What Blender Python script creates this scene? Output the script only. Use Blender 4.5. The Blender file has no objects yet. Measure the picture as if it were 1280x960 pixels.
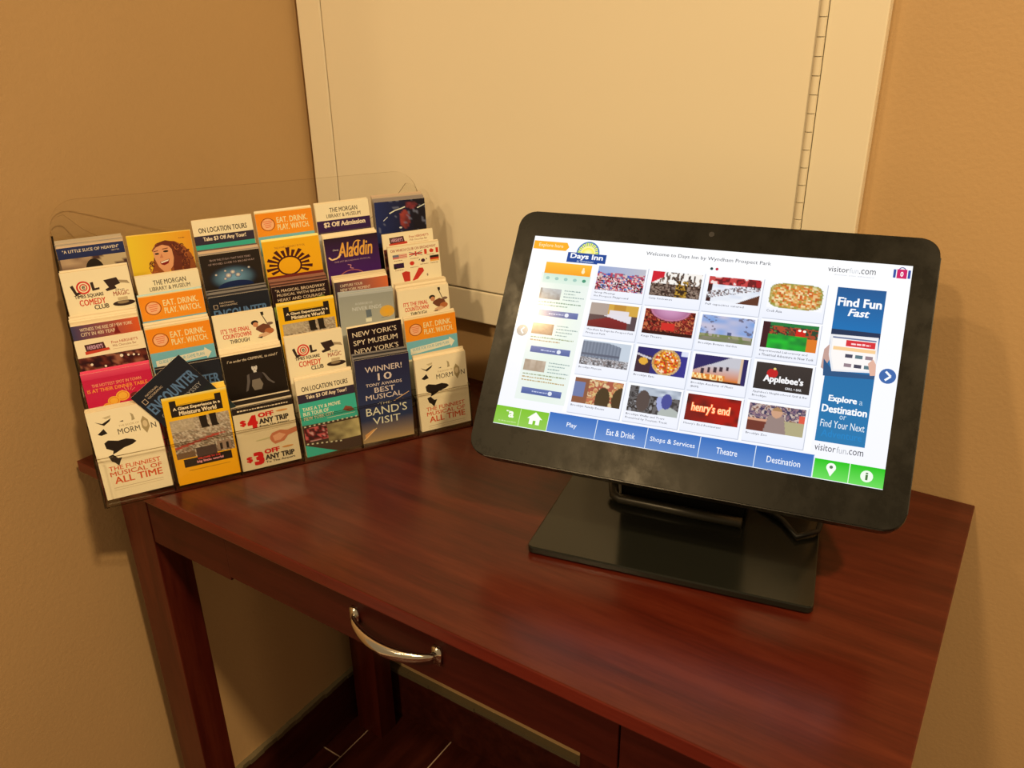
import bpy, bmesh, math, random
import numpy as np
from mathutils import Vector, Matrix

S = bpy.context.scene
COL = S.collection
random.seed(7)

# ---------------------------------------------------------------- camera
YAW, PITCH, ROLL, FPX = -0.5886, 0.4113, 0.0158, 1007.1
CAM = Vector((0.9208, -0.8657, 1.2101))
def cam_axes():
    a, p, o = YAW, PITCH, ROLL
    fwd = Vector((math.sin(a)*math.cos(p), math.cos(a)*math.cos(p), -math.sin(p)))
    right = Vector((math.cos(a), -math.sin(a), 0)); down = fwd.cross(right)
    c, s = math.cos(o), math.sin(o)
    return c*right + s*down, -s*right + c*down, fwd
_r, _d, _f = cam_axes()
cd = bpy.data.cameras.new('camera'); cam = bpy.data.objects.new('camera', cd); COL.objects.link(cam)
cam.matrix_world = Matrix(((_r.x, -_d.x, -_f.x, CAM.x), (_r.y, -_d.y, -_f.y, CAM.y), (_r.z, -_d.z, -_f.z, CAM.z), (0, 0, 0, 1)))
cd.sensor_fit = 'HORIZONTAL'; cd.sensor_width = 36; cd.lens = 36*FPX/1280; cd.clip_start = .01
S.camera = cam

# ---------------------------------------------------------------- light and exposure
S.view_settings.view_transform = 'Standard'; S.view_settings.look = 'None'
S.view_settings.gamma = 1; S.view_settings.exposure = 0; S.view_settings.use_curve_mapping = False
W = bpy.data.worlds.new('room_ambience'); S.world = W; W.use_nodes = True
W.node_tree.nodes['Background'].inputs[0].default_value = (1, .70, .37, 1)
W.node_tree.nodes['Background'].inputs[1].default_value = .26
WARM = (1, .69, .34)
def ceiling_lamp(loc, power, radius):
    l = bpy.data.lights.new('ceiling_lamp', 'AREA'); l.shape = 'DISK'; l.size = radius*2
    l.energy = power; l.color = WARM
    o = bpy.data.objects.new('ceiling_lamp', l); COL.objects.link(o); o.location = loc
    return o
ceiling_lamp((.48, -2.4, 2.50), 30, .08)       # in front of the desk
ceiling_lamp((-.39, -3.1, 2.45), 16, .07)       # added past the left wall's end, leaves the panel's left side in soft shadow
ceiling_lamp((1.74, -.96, 2.45), 42, .06)      # to the right of the desk
ceiling_lamp((.051, -1.49, 2.45), 12, .045)     # to the left, its spot shows in the screen glass

# ---------------------------------------------------------------- helpers
def lin(c):
    return tuple(((v/12.92) if v <= .04045 else ((v+.055)/1.055)**2.4) for v in c)
def H(r, g, b): return lin((r/255, g/255, b/255))

def link(o, parent=None):
    COL.objects.link(o)
    if parent is not None: o.parent = parent
    return o
def tag(o, label=None, cat=None, group=None, kind=None):
    if label: o['label'] = label
    if cat: o['category'] = cat
    if group: o['group'] = group
    if kind: o['kind'] = kind
    return o
def empty(name, loc=(0, 0, 0), label=None, cat=None, group=None):
    o = bpy.data.objects.new(name, None); o.location = loc; o.empty_display_size = .02
    link(o); return tag(o, label, cat, group)
def obj(name, bm, mats, parent=None, smooth=False):
    me = bpy.data.meshes.new(name); bm.normal_update(); bm.to_mesh(me); bm.free()
    for m in (mats if isinstance(mats, (list, tuple)) else [mats]): me.materials.append(m)
    if smooth:
        for p in me.polygons: p.use_smooth = True
    return link(bpy.data.objects.new(name, me), parent)
def add_box(bm, x0, x1, y0, y1, z0, z1, M=None, mi=0):
    vs = [bm.verts.new(Vector(p)) for p in ((x0,y0,z0),(x1,y0,z0),(x1,y1,z0),(x0,y1,z0),(x0,y0,z1),(x1,y0,z1),(x1,y1,z1),(x0,y1,z1))]
    if M is not None:
        for v in vs: v.co = M @ v.co
    fs = []
    for f in ((0,3,2,1),(4,5,6,7),(0,1,5,4),(1,2,6,5),(2,3,7,6),(3,0,4,7)):
        fc = bm.faces.new([vs[i] for i in f]); fc.material_index = mi; fs.append(fc)
    return vs, fs
def box(*a, M=None, bev=0, seg=2):
    bm = bmesh.new(); add_box(bm, *a, M=M)
    if bev: bmesh.ops.bevel(bm, geom=list(bm.edges), offset=bev, segments=seg, profile=.6, affect='EDGES')
    return bm
def add_prism(bm, poly, z0, z1, M=None, mi_side=0, mi_cap=0):
    """polygon in local xy extruded along local z"""
    n = len(poly)
    lo = [bm.verts.new(Vector((x, y, z0))) for x, y in poly]; hi = [bm.verts.new(Vector((x, y, z1))) for x, y in poly]
    if M is not None:
        for v in lo+hi: v.co = M @ v.co
    f = bm.faces.new(hi); f.material_index = mi_cap
    f = bm.faces.new(lo[::-1]); f.material_index = mi_cap
    for i in range(n):
        f = bm.faces.new((lo[i], lo[(i+1) % n], hi[(i+1) % n], hi[i])); f.material_index = mi_side
def round_rect(x0, x1, y0, y1, r, seg=6):
    out = []
    for cx, cy, a0 in ((x1-r, y1-r, 0), (x0+r, y1-r, 90), (x0+r, y0+r, 180), (x1-r, y0+r, 270)):
        for i in range(seg+1):
            a = math.radians(a0+90*i/seg); out.append((cx+r*math.cos(a), cy+r*math.sin(a)))
    return out
def add_tube(bm, pts, rad, seg=10, flat=1.0):
    """swept tube along pts; rad a number or list"""
    pts = [Vector(p) for p in pts]; n = len(pts); rings = []
    prev = None
    for i, p in enumerate(pts):
        t = (pts[min(i+1, n-1)]-pts[max(i-1, 0)]).normalized()
        if prev is None:
            a = t.orthogonal().normalized() if abs(t.z) > .95 else t.cross(Vector((0, 0, 1))).normalized()
        else: a = (prev - t*prev.dot(t)).normalized()
        prev = a; b = t.cross(a); r = rad[i] if isinstance(rad, (list, tuple)) else rad
        rings.append([bm.verts.new(p+a*r*math.cos(2*math.pi*k/seg)+b*r*flat*math.sin(2*math.pi*k/seg)) for k in range(seg)])
    for i in range(n-1):
        for k in range(seg):
            bm.faces.new((rings[i][k], rings[i][(k+1) % seg], rings[i+1][(k+1) % seg], rings[i+1][k]))
    bm.faces.new(rings[0][::-1]); bm.faces.new(rings[-1])

# ---------------------------------------------------------------- materials
def new_mat(name):
    m = bpy.data.materials.new(name); m.use_nodes = True
    return m, m.node_tree, m.node_tree.nodes['Principled BSDF']
def plain(name, col, rough=.5, metal=0, coat=0, spec=.5):
    m, nt, b = new_mat(name)
    b.inputs['Base Color'].default_value = (*col, 1); b.inputs['Roughness'].default_value = rough
    b.inputs['Metallic'].default_value = metal; b.inputs['Coat Weight'].default_value = coat
    b.inputs['Specular IOR Level'].default_value = spec
    return m
def N(nt, t, **kw):
    n = nt.nodes.new(t)
    for k, v in kw.items(): setattr(n, k, v)
    return n
def coords(nt, scale=(1, 1, 1), src='Object'):
    tc = N(nt, 'ShaderNodeTexCoord'); mp = N(nt, 'ShaderNodeMapping'); mp.inputs['Scale'].default_value = scale
    nt.links.new(tc.outputs[src], mp.inputs['Vector']); return mp.outputs['Vector']
def noise(nt, vec, scale, detail=4, rough=.5):
    n = N(nt, 'ShaderNodeTexNoise'); n.inputs['Scale'].default_value = scale; n.inputs['Detail'].default_value = detail
    n.inputs['Roughness'].default_value = rough; nt.links.new(vec, n.inputs['Vector']); return n.outputs['Fac']
def ramp(nt, fac, stops):
    r = N(nt, 'ShaderNodeValToRGB'); e = r.color_ramp.elements
    while len(e) < len(stops): e.new(.5)
    for i, (p, c) in enumerate(stops): e[i].position = p; e[i].color = (*c, 1)
    nt.links.new(fac, r.inputs['Fac']); return r.outputs['Color']
def bump(nt, b, h, strength, dist):
    n = N(nt, 'ShaderNodeBump'); n.inputs['Strength'].default_value = strength; n.inputs['Distance'].default_value = dist
    nt.links.new(h, n.inputs['Height']); nt.links.new(n.outputs['Normal'], b.inputs['Normal'])
def painted(name, c, var=.04, bs=160, bstr=.25, rough=.6, bd=.0006):
    m, nt, b = new_mat(name); v = coords(nt, src='Object')
    f = noise(nt, v, 2.5, 3)
    nt.links.new(ramp(nt, f, [(.3, tuple(x*(1-var) for x in c)), (.7, tuple(x*(1+var) for x in c))]), b.inputs['Base Color'])
    b.inputs['Roughness'].default_value = rough
    bump(nt, b, noise(nt, v, bs, 3), bstr, bd)
    return m
MAT = {}
MAT['wall'] = painted('tan_wall_paint', (.53, .355, .18), bs=220, bstr=.35, rough=.55, bd=.0008)
MAT['cream'] = painted('cream_gloss_paint', (.84, .79, .66), var=.015, bs=60, bstr=.06, rough=.35)
MAT['gap'] = plain('dark_gap', (.10, .06, .03), .8)
MAT['caulk'] = plain('old_caulk', (.13, .105, .06), .6)
def wood(name, dark, mid, light, scale=(1.2, 14, 14), rough=.3, coat=.38, rot=None):
    m, nt, b = new_mat(name); v = coords(nt, scale)
    f = noise(nt, v, 3.2, 6, .62); f2 = noise(nt, v, 22, 3, .6)
    mx = N(nt, 'ShaderNodeMath', operation='MULTIPLY_ADD'); mx.inputs[1].default_value = .28
    nt.links.new(f2, mx.inputs[0]); nt.links.new(f, mx.inputs[2])
    nt.links.new(ramp(nt, mx.outputs[0], [(.42, dark), (.62, mid), (.82, light)]), b.inputs['Base Color'])
    u = coords(nt, (1, 1, 1)); g = noise(nt, u, 9, 3)
    rr = N(nt, 'ShaderNodeMapRange'); rr.inputs['To Min'].default_value = rough*.75; rr.inputs['To Max'].default_value = rough*1.35
    nt.links.new(g, rr.inputs['Value']); nt.links.new(rr.outputs[0], b.inputs['Roughness'])
    b.inputs['Specular IOR Level'].default_value = .18
    b.inputs['Coat Weight'].default_value = coat; b.inputs['Coat Roughness'].default_value = .2
    bump(nt, b, f2, .05, .0004)
    return m
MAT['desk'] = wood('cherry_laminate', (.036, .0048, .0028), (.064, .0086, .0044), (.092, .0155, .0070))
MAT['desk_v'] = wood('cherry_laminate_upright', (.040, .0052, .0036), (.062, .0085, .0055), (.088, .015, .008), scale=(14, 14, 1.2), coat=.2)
MAT['desk_front_shaded'] = wood('shaded_red_front_laminate', (.034, .0042, .003), (.050, .0062, .0042), (.068, .0095, .006), rough=.4, coat=.1)  # desk wood darkened in colour for the shade on apron and drawer front
MAT['edge'] = wood('cherry_edge_band', (.075, .008, .006), (.11, .0125, .008), (.14, .018, .011), rough=.28)
MAT['tile'] = wood('dark_red_wood_look_tile', (.030, .0055, .004), (.048, .0088, .006), (.07, .015, .009), scale=(12, 1.5, 12), rough=.4, coat=.1)
MAT['grout'] = plain('pale_grout', (.60, .45, .34), .85)
MAT['chrome'] = plain('brushed_chrome', (.78, .74, .66), .16, 1)
MAT['black'] = plain('black_plastic', (.012, .012, .011), .32, spec=.5)
MAT['cable'] = plain('black_rubber', (.01, .01, .01), .5)
m, nt, b = new_mat('glossy_black_steel'); b.inputs['Base Color'].default_value = (.011, .012, .010, 1)
v = coords(nt); rr = N(nt, 'ShaderNodeMapRange'); rr.inputs['To Min'].default_value = .10; rr.inputs['To Max'].default_value = .22
nt.links.new(noise(nt, v, 14, 3), rr.inputs['Value']); nt.links.new(rr.outputs[0], b.inputs['Roughness']); MAT['base'] = m
# smudged glass bezel
m, nt, b = new_mat('smudged_black_glass'); b.inputs['Base Color'].default_value = (.010, .010, .009, 1)
v = coords(nt, (1, 1, .6)); w1 = noise(nt, v, 40, 6, .7); b.inputs['Specular IOR Level'].default_value = .16
rr = N(nt, 'ShaderNodeMapRange'); rr.inputs['From Min'].default_value = .38; rr.inputs['From Max'].default_value = .62
rr.inputs['To Min'].default_value = .24; rr.inputs['To Max'].default_value = .36
nt.links.new(w1, rr.inputs['Value']); nt.links.new(rr.outputs[0], b.inputs['Roughness']); MAT['glass'] = m
# print materials read the colours laid down as geometry
def print_mat(name, emit=0, rough=.45):
    m, nt, b = new_mat(name); a = N(nt, 'ShaderNodeVertexColor', layer_name='Col')
    if emit:
        b.inputs['Base Color'].default_value = (.01, .01, .01, 1)
        nt.links.new(a.outputs['Color'], b.inputs['Emission Color']); b.inputs['Emission Strength'].default_value = emit
    else: nt.links.new(a.outputs['Color'], b.inputs['Base Color'])
    b.inputs['Roughness'].default_value = rough
    b.inputs['Specular IOR Level'].default_value = .12 if emit else .35
    return m
MAT['print'] = print_mat('printed_paper')
MAT['sheets'] = print_mat('paper_sheets', rough=.7)
MAT['screen'] = print_mat('lit_display', emit=1.03, rough=.13)
# clear acrylic sheet: fresnel gloss over clear; its cut edges are cloudier
def acrylic(name, tint, gl, base_gloss):
    m = bpy.data.materials.new(name); m.use_nodes = True; nt = m.node_tree; nt.nodes.clear()
    out = N(nt, 'ShaderNodeOutputMaterial'); mix = N(nt, 'ShaderNodeMixShader'); tr = N(nt, 'ShaderNodeBsdfTransparent')
    g = N(nt, 'ShaderNodeBsdfGlossy'); lw = N(nt, 'ShaderNodeLayerWeight'); lw.inputs['Blend'].default_value = .5
    fr = N(nt, 'ShaderNodeMath', operation='POWER'); fr.inputs[1].default_value = 4; nt.links.new(lw.outputs['Facing'], fr.inputs[0])
    tr.inputs[0].default_value = (*tint, 1); g.inputs['Roughness'].default_value = .05; g.inputs['Color'].default_value = (*gl, 1)
    ad = N(nt, 'ShaderNodeMath', operation='ADD'); ad.inputs[1].default_value = base_gloss
    nt.links.new(fr.outputs[0], ad.inputs[0]); nt.links.new(ad.outputs[0], mix.inputs[0])
    nt.links.new(tr.outputs[0], mix.inputs[1]); nt.links.new(g.outputs[0], mix.inputs[2]); nt.links.new(mix.outputs[0], out.inputs[0])
    return m
MAT['acrylic'] = acrylic('clear_acrylic', (.992, .99, .98), (.9, .9, .9), 0.015)
m = acrylic('acrylic_cut_edge', (.26, .20, .12), (.8, .75, .6), .06); MAT['acrylic_edge'] = m

# ---------------------------------------------------------------- flat print kit
_tc = {}
def text_geo(s, bold=.0, shear=0, res=2):
    k = (s, bold, shear, res)
    if k in _tc: return _tc[k]
    cu = bpy.data.curves.new('text', 'FONT'); cu.body = s; cu.size = 1; cu.offset = bold; cu.shear = shear
    cu.resolution_u = res; cu.fill_mode = 'FRONT' if hasattr(cu, 'fill_mode') else cu.fill_mode
    o = bpy.data.objects.new('text', cu); me = o.to_mesh()
    vs = np.array([tuple(v.co)[:2] for v in me.vertices]); fs = [tuple(p.vertices) for p in me.polygons]
    o.to_mesh_clear(); bpy.data.objects.remove(o); bpy.data.curves.remove(cu)
    lo, hi = vs.min(0), vs.max(0); vs = (vs-lo)/(hi-lo)
    _tc[k] = (vs, fs); return _tc[k]
class Print:
    """colour shapes on a sheet: x to the right, y DOWN, both in sheet widths"""
    def __init__(s): s.v = []; s.f = []; s.c = []; s.z = 0
    def _add(s, vs, fs, cols):
        o = len(s.v); s.z += 1
        s.v += [(float(x), float(y), s.z) for x, y in vs]; s.f += [tuple(i+o for i in f) for f in fs]
        s.c += cols
    def poly(s, pts, col, col2=None):
        s._add(pts, [tuple(range(len(pts)))[::-1]], [col]*len(pts))
    def rect(s, x0, y0, x1, y1, col, col2=None):
        col2 = col2 or col
        s._add([(x0, y0), (x0, y1), (x1, y1), (x1, y0)], [(0, 1, 2, 3)], [col, col2, col2, col])
    def hrect(s, x0, y0, x1, y1, ca, cb):
        s._add([(x0, y0), (x0, y1), (x1, y1), (x1, y0)], [(0, 1, 2, 3)], [ca, ca, cb, cb])
    def ell(s, cx, cy, rx, ry, col, a0=0, a1=360, n=20, col2=None):
        full = a1-a0 >= 360
        pts = [(cx+rx*math.cos(math.radians(a0+(a1-a0)*i/n)), cy-ry*math.sin(math.radians(a0+(a1-a0)*i/n))) for i in range(n if full else n+1)]
        s._add([(cx, cy)]+pts, [(0, i+1, (i+1) % len(pts)+1) for i in range(len(pts) if full else len(pts)-1)], [col2 or col]+[col]*len(pts))
    def ring(s, cx, cy, rx, ry, w, col, a0=0, a1=360, n=24):
        a = [math.radians(a0+(a1-a0)*i/n) for i in range(n+1)]
        pts = [(cx+rx*math.cos(t), cy-ry*math.sin(t)) for t in a]+[(cx+(rx-w)*math.cos(t), cy-(ry-w)*math.sin(t)) for t in a]
        s._add(pts, [(i, i+1, n+2+i, n+1+i) for i in range(n)], [col]*len(pts))
    def line(s, pts, w, col):
        for (x0, y0), (x1, y1) in zip(pts, pts[1:]):
            d = math.hypot(x1-x0, y1-y0) or 1; nx, ny = -(y1-y0)/d*w/2, (x1-x0)/d*w/2
            s._add([(x0+nx, y0+ny), (x0-nx, y0-ny), (x1-nx, y1-ny), (x1+nx, y1+ny)], [(0, 1, 2, 3)], [col]*4)
    def text(s, t, x0, y0, x1, y1, col, bold=.0, shear=0, res=2, slope=0):
        vs, fs = text_geo(t, 0, shear, res)
        if bold > .003:          # heavier strokes: the same letters laid twice or more, a hair apart
            d = bold*abs(y1-y0)*1.3; x0 += d; x1 -= d; e = d*.6; y0 += e; y1 -= e
            offs_ = ((-d, -e), (d, e)) if bold < .012 else ((-d, -e), (d, -e), (-d, e), (d, e)) if bold < .025 else [(i*d, j*e) for i in (-1, -.5, 0, .5, 1) for j in (-1, 0, 1)]
            for dx, dy in offs_:
                s._add([(x0+dx+a*(x1-x0), y1+dy-b*(y1-y0)+slope*a*(x1-x0)) for a, b in vs], fs, [col]*len(vs))
            return
        s._add([(x0+a*(x1-x0), y1-b*(y1-y0)+slope*a*(x1-x0)) for a, b in vs], fs, [col]*len(vs))
    def grid(s, x0, y0, x1, y1, nx, ny, fn):
        vs = [(x0+(x1-x0)*i/nx, y0+(y1-y0)*j/ny) for j in range(ny+1) for i in range(nx+1)]
        fs = [(j*(nx+1)+i, (j+1)*(nx+1)+i, (j+1)*(nx+1)+i+1, j*(nx+1)+i+1) for j in range(ny) for i in range(nx)]
        s._add(vs, fs, [fn(i/nx, j/ny) for j in range(ny+1) for i in range(nx+1)])
    def greek(s, x0, y0, x1, y1, col, seed=0):
        r = random.Random(seed*31+int(x0*997)); x = x0
        while x < x1:
            w = r.uniform(.5, 2.2)*(y1-y0); s.rect(x, y0+(y1-y0)*r.uniform(0, .3), min(x+w, x1), y1, col); x += w+(y1-y0)*.45
    def build(s, name, mat, parent, width, M, lift=.00002, base=.00012, ylim=None, split=None):
        """M maps (x right, y up, z out of the sheet) to the parent's space"""
        me = bpy.data.meshes.new(name)
        vs = [M @ Vector((x*width, -y*width, base+lift*z)) for x, y, z in s.v]
        me.from_pydata([tuple(v) for v in vs], [], s.f); me.validate(clean_customdata=False)
        at = me.color_attributes.new('Col', 'FLOAT_COLOR', 'POINT')
        for i, c in enumerate(s.c): at.data[i].color = (*c[:3], 1)
        me.materials.append(mat)
        return link(bpy.data.objects.new(name, me), parent)
def hsh(i, j, k=0):
    h = (i*374761393+j*668265263+k*2147483647+1274126177) & 0xffffffff
    h = (h ^ (h >> 13))*1274126177 & 0xffffffff; return ((h ^ (h >> 16)) & 0xffff)/65535
def vn(x, y, k=0):
    i, j = math.floor(x), math.floor(y); a, b_ = x-i, y-j; a = a*a*(3-2*a); b_ = b_*b_*(3-2*b_)
    return (hsh(i, j, k)*(1-a)+hsh(i+1, j, k)*a)*(1-b_)+(hsh(i, j+1, k)*(1-a)+hsh(i+1, j+1, k)*a)*b_
def mixc(a, b, t): t = max(0, min(1, t)); return tuple(x*(1-t)+y*t for x, y in zip(a, b))
def pick(cols, t): return cols[min(len(cols)-1, int(t*len(cols)))]

# ---------------------------------------------------------------- the setting
bm = bmesh.new(); add_box(bm, -.1, 3.2, -3.0, .1, -.06, -.0012)
floor = tag(obj('floor', bm, MAT['grout']), 'dark red wood-look tiled floor with thin pale grout lines', kind='structure')
# plank tiles, laid along y
tm = {}
def tile_mesh(w, l):
    k = (round(w, 3), round(l, 3))
    if k not in tm:
        b = box(0, w, 0, l, -.008, 0, bev=.0008, seg=1); me = bpy.data.meshes.new('tile'); b.to_mesh(me); b.free(); me.materials.append(MAT['tile']); tm[k] = me
    return tm[k]
G = .0025
xs = [.0, .0505] + [.0505+.1500*i for i in range(1, 15)]
offs = [.147, .62, .30, .0]
for ci in range(len(xs)-1):
    x0, x1 = xs[ci], xs[ci+1]; L = .60
    y = 0.0; first = offs[ci % 4] or L
    ends = [0]; t = -first
    while t > -2.9: ends.append(t); t -= L
    for a, c in zip(ends, ends[1:]):
        o = bpy.data.objects.new('tile', tile_mesh(x1-x0-G, a-c-G)); o.location = (x0+G/2, c+G/2, 0); link(o, floor)

bm = bmesh.new()
# left wall: its corner leans a hair, as in the photograph
add_box(bm, -.12, .002, -.86, 0.0, 0, 2.5)  # ended early, out of view, so its end throws a soft shadow on the panel
wl = tag(obj('wall_left', bm, MAT['wall']), 'plain tan painted wall to the left of the desk', kind='structure')
bm = bmesh.new(); add_box(bm, -.12, 3.2, 0, .12, 0, 2.5)
wb = tag(obj('wall_back', bm, MAT['wall']), 'tan painted wall behind the desk and screen', kind='structure')

def baseboard(name, along):
    o = empty(name); tag(o, 'dark red tiled baseboard with a dull caulk line on top, ' + ('back wall' if along == 'x' else 'left wall'), kind='structure')
    t, h, L = .012, .1095, .60
    n = 5 if along == 'x' else 2
    for i in range(n):
        a, c = i*L+G/2, min((i+1)*L-G/2, 3.1 if along == 'x' else .86)
        if along == 'x': bmx = box(a+.012 if i == 0 else a, c, -t, 0, 0, h-.004, bev=.0008, seg=1)
        else: bmx = box(.002, .009, -c, -a, 0, h-.004, bev=.0008, seg=1)
        obj('baseboard_tile', bmx, MAT['tile'], o)
    bmx = bmesh.new(); n2 = 60; poly = []
    Lt = 3.1 if along == 'x' else .86
    for i in range(n2):
        a0, a1 = Lt*i/n2, Lt*(i+1)/n2; w = .010+.003*hsh(i, 3); hh = .004+.002*hsh(i, 9)
        if along == 'x': add_box(bmx, a0, a1, -w, 0, h-.004, h+hh)
        else: add_box(bmx, .002, w, -a1, -a0, h-.004, h+hh)
    obj('caulk_line', bmx, MAT['caulk'], o)
baseboard('baseboard_back', 'x'); baseboard('baseboard_left', 'y')

# ---------------------------------------------------------------- cream access panel with piano hinge
PT = 2.3
pn = empty('access_panel', (.39, 0, .845), 'large cream painted wall panel with a long piano hinge on its right side', 'panel')
pn_off = Vector((-.39, 0, -.845))
def pbox(name, x0, x1, y0, y1, z0, z1, mat, bev=.0015):
    b = box(x0, x1, y0, y1, z0, z1, bev=bev); bmesh.ops.translate(b, verts=b.verts, vec=pn_off); return obj(name, b, mat, pn)
fx0, fx1, dz = .0095, .7660, .890
pbox('backing_board', fx0+.004, fx1-.004, -.003, 0, .8485, PT, MAT['gap'], 0)
pbox('frame_stile', fx0, .0535, -.015, 0, .8445, PT, MAT['cream'])
pbox('frame_stile', .7135, fx1, -.015, 0, .8445, PT, MAT['cream'])
pbox('frame_rail', .0535, .7135, -.015, 0, .8445, dz-.0012, MAT['cream'])
pbox('panel_leaf', .0555, .7055, -.015, -.002, dz+.0008, PT, MAT['cream'])
hz = dz+.003; k = 0
pbox('hinge_strip', .7062, .7128, -.0148, -.003, dz+.002, PT-.02, MAT['cream'], .0005)
hl = plain('hinge_paint', (.78, .72, .58), .35)
while hz < PT-.02:
    bmx = bmesh.new(); add_tube(bmx, [(.7093, -.0150, hz), (.7093, -.0150, hz+.0165)], .0038, 16)
    bmesh.ops.translate(bmx, verts=bmx.verts, vec=pn_off); obj('hinge_knuckle', bmx, hl, pn)
    hz += .0172

# ---------------------------------------------------------------- desk
TX0, TX1, TD = .0181, .9232, .4506
desk = empty('desk', (.4706, -.2253, 0), 'dark cherry wood writing desk with a drawer standing in the corner', 'desk')
def dpart(name, b, mats, smooth=False):
    bmesh.ops.translate(b, verts=b.verts, vec=Vector((-.4706, .2253, 0)))
    return obj(name, b, mats, desk, smooth)
b = box(TX0, TX1, -TD, -.0008, .7355, .75, bev=.0014)
for f in b.faces:
    if abs(f.normal.z) < .5: f.material_index = 1
b.normal_update()
for f in b.faces: f.material_index = 0 if f.normal.z > .7 else 1
dpart('tabletop', b, [MAT['desk'], MAT['edge']])
FY = -.424
LX, LW = .0447, .0573
for x0_, y0_, y1_ in ((LX, FY-.001, -.382), (.8393, FY-.001, -.382), (.030, -.075, -.035), (.8393, -.075, -.035), (.515, -.094, -.060)):
    dpart('leg', box(x0_, x0_+LW, y0_, y1_, 0, .7355, bev=.0012), MAT['desk_v'])
dpart('apron', box(LX+LW, .2430, FY, FY+.018, .650, .7355, bev=.0008), MAT['desk_front_shaded'])['label'] = 'short fixed apron piece beside the left leg'
dpart('apron', box(.7245, .8393, FY, FY+.018, .655, .7355, bev=.0008), MAT['desk_front_shaded'])
dpart('side_rail', box(.050, .068, -.382, -.075, .66, .7355, bev=.0008), MAT['desk'])
dpart('side_rail', box(.872, .890, -.382, -.075, .66, .7355, bev=.0008), MAT['desk'])
dpart('back_rail', box(.0873, .8393, -.06, -.042, .66, .7355, bev=.0008), MAT['desk'])
dw = dpart('drawer', box(.2442, .7233, FY-.001, FY+.016, .6555, .7325, bev=.001), MAT['desk_front_shaded'])
b = bmesh.new(); add_box(b, .26, .71, FY+.016, -.15, .665, .728)
dpart('drawer_box', b, MAT['desk_v'])
# bow pull
b = bmesh.new(); P = []; R_ = []
x0, x1, zc = .4395, .5415, .6880
for i in range(25):
    t = i/24; s = math.sin(math.pi*t)
    P.append((x0+(x1-x0)*t, FY-.004-.0165*(s**.5), zc+.004*(1-s)-.002*s)); R_.append(.0025+.0033*s)
add_tube(b, P, R_, 12, flat=1.35)
for xx, sg in ((x0, 1), (x1, -1)):
    bb = [(xx-.005, FY-.001), ]
    add_box(b, xx-.0045, xx+.0045, FY-.0055, FY+.001, zc-.007, zc+.012)
bmesh.ops.translate(b, verts=b.verts, vec=Vector((-.4706, .2253, 0)))
hd = obj('drawer_handle', b, MAT['chrome'], dw, True); hd['label'] = 'bowed chrome pull on the drawer front'

# ---------------------------------------------------------------- touch screen
MY, MT = .1882, .6296
mn0 = Vector((math.sin(MY), -math.cos(MY), 0)); mu = Vector((math.cos(MY), math.sin(MY), 0))
mup = Vector((0, 0, 1))*math.cos(MT)-mn0*math.sin(MT); mn = mu.cross(mup)
MC = Vector((.6771, -.208, .9441))
MB_ = Vector((.685, -.20, .75))
mon = empty('touch_screen', tuple(MB_), 'black touch screen kiosk monitor showing a visitor guide, on a square base plate', 'monitor')
MM = Matrix(((mu.x, mup.x, mn.x, MC.x-MB_.x), (mu.y, mup.y, mn.y, MC.y-MB_.y), (mu.z, mup.z, mn.z, MC.z-MB_.z), (0, 0, 0, 1)))
SW, SH = .345, .345*9/16
# housing
b = bmesh.new(); add_prism(b, round_rect(-.1935, .1935, -.1295, .1245, .017, 8), -.034, -.0035, MM)
bmesh.ops.bevel(b, geom=[e for e in b.edges if len(e.link_faces) == 2 and any(len(f.verts) > 8 for f in e.link_faces)], offset=.004, segments=3, profile=.5, affect='EDGES')
obj('housing', b, MAT['black'], mon)
b = bmesh.new(); add_prism(b, round_rect(-.1925, .1925, -.1285, .1235, .016, 8), -.0036, -.0006, MM)
bmesh.ops.bevel(b, geom=[e for e in b.edges if len(e.link_faces) == 2 and any(len(f.verts) > 8 for f in e.link_faces)], offset=.0007, segments=2, profile=.5, affect='EDGES')
obj('bezel', b, MAT['glass'], mon)
b = bmesh.new(); add_prism(b, [(.0026*math.cos(i*math.pi/8), .1125+.0026*math.sin(i*math.pi/8)) for i in range(16)], -.0008, -.0003, MM)
obj('camera_lens', b, plain('camera_lens_glass', (.05, .05, .055), .1), mon)
# base plate, neck and bar, in the base's own yaw
BY = .205; BU = Vector((math.cos(BY), math.sin(BY), 0)); BV = Vector((-math.sin(BY), math.cos(BY), 0))
BO = Vector((.5714, -.3218, .75))-MB_
BM = Matrix(((BU.x, BV.x, 0, BO.x), (BU.y, BV.y, 0, BO.y), (0, 0, 1, BO.z), (0, 0, 0, 1)))
b = bmesh.new(); add_prism(b, round_rect(0, .2605, 0, .166, .006, 4), .0015, .0085, BM)
bmesh.ops.bevel(b, geom=[e for e in b.edges if len(e.link_faces) == 2 and any(len(f.verts) > 8 for f in e.link_faces)], offset=.0012, segments=2, profile=.5, affect='EDGES')
bp = obj('base_plate', b, MAT['base'], mon)
for x, y in ((.02, .02), (.24, .02), (.02, .146), (.24, .146)):
    b = bmesh.new(); add_box(b, x-.008, x+.008, y-.008, y+.008, 0, .002, BM); obj('rubber_foot', b, MAT['cable'], mon)
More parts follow.
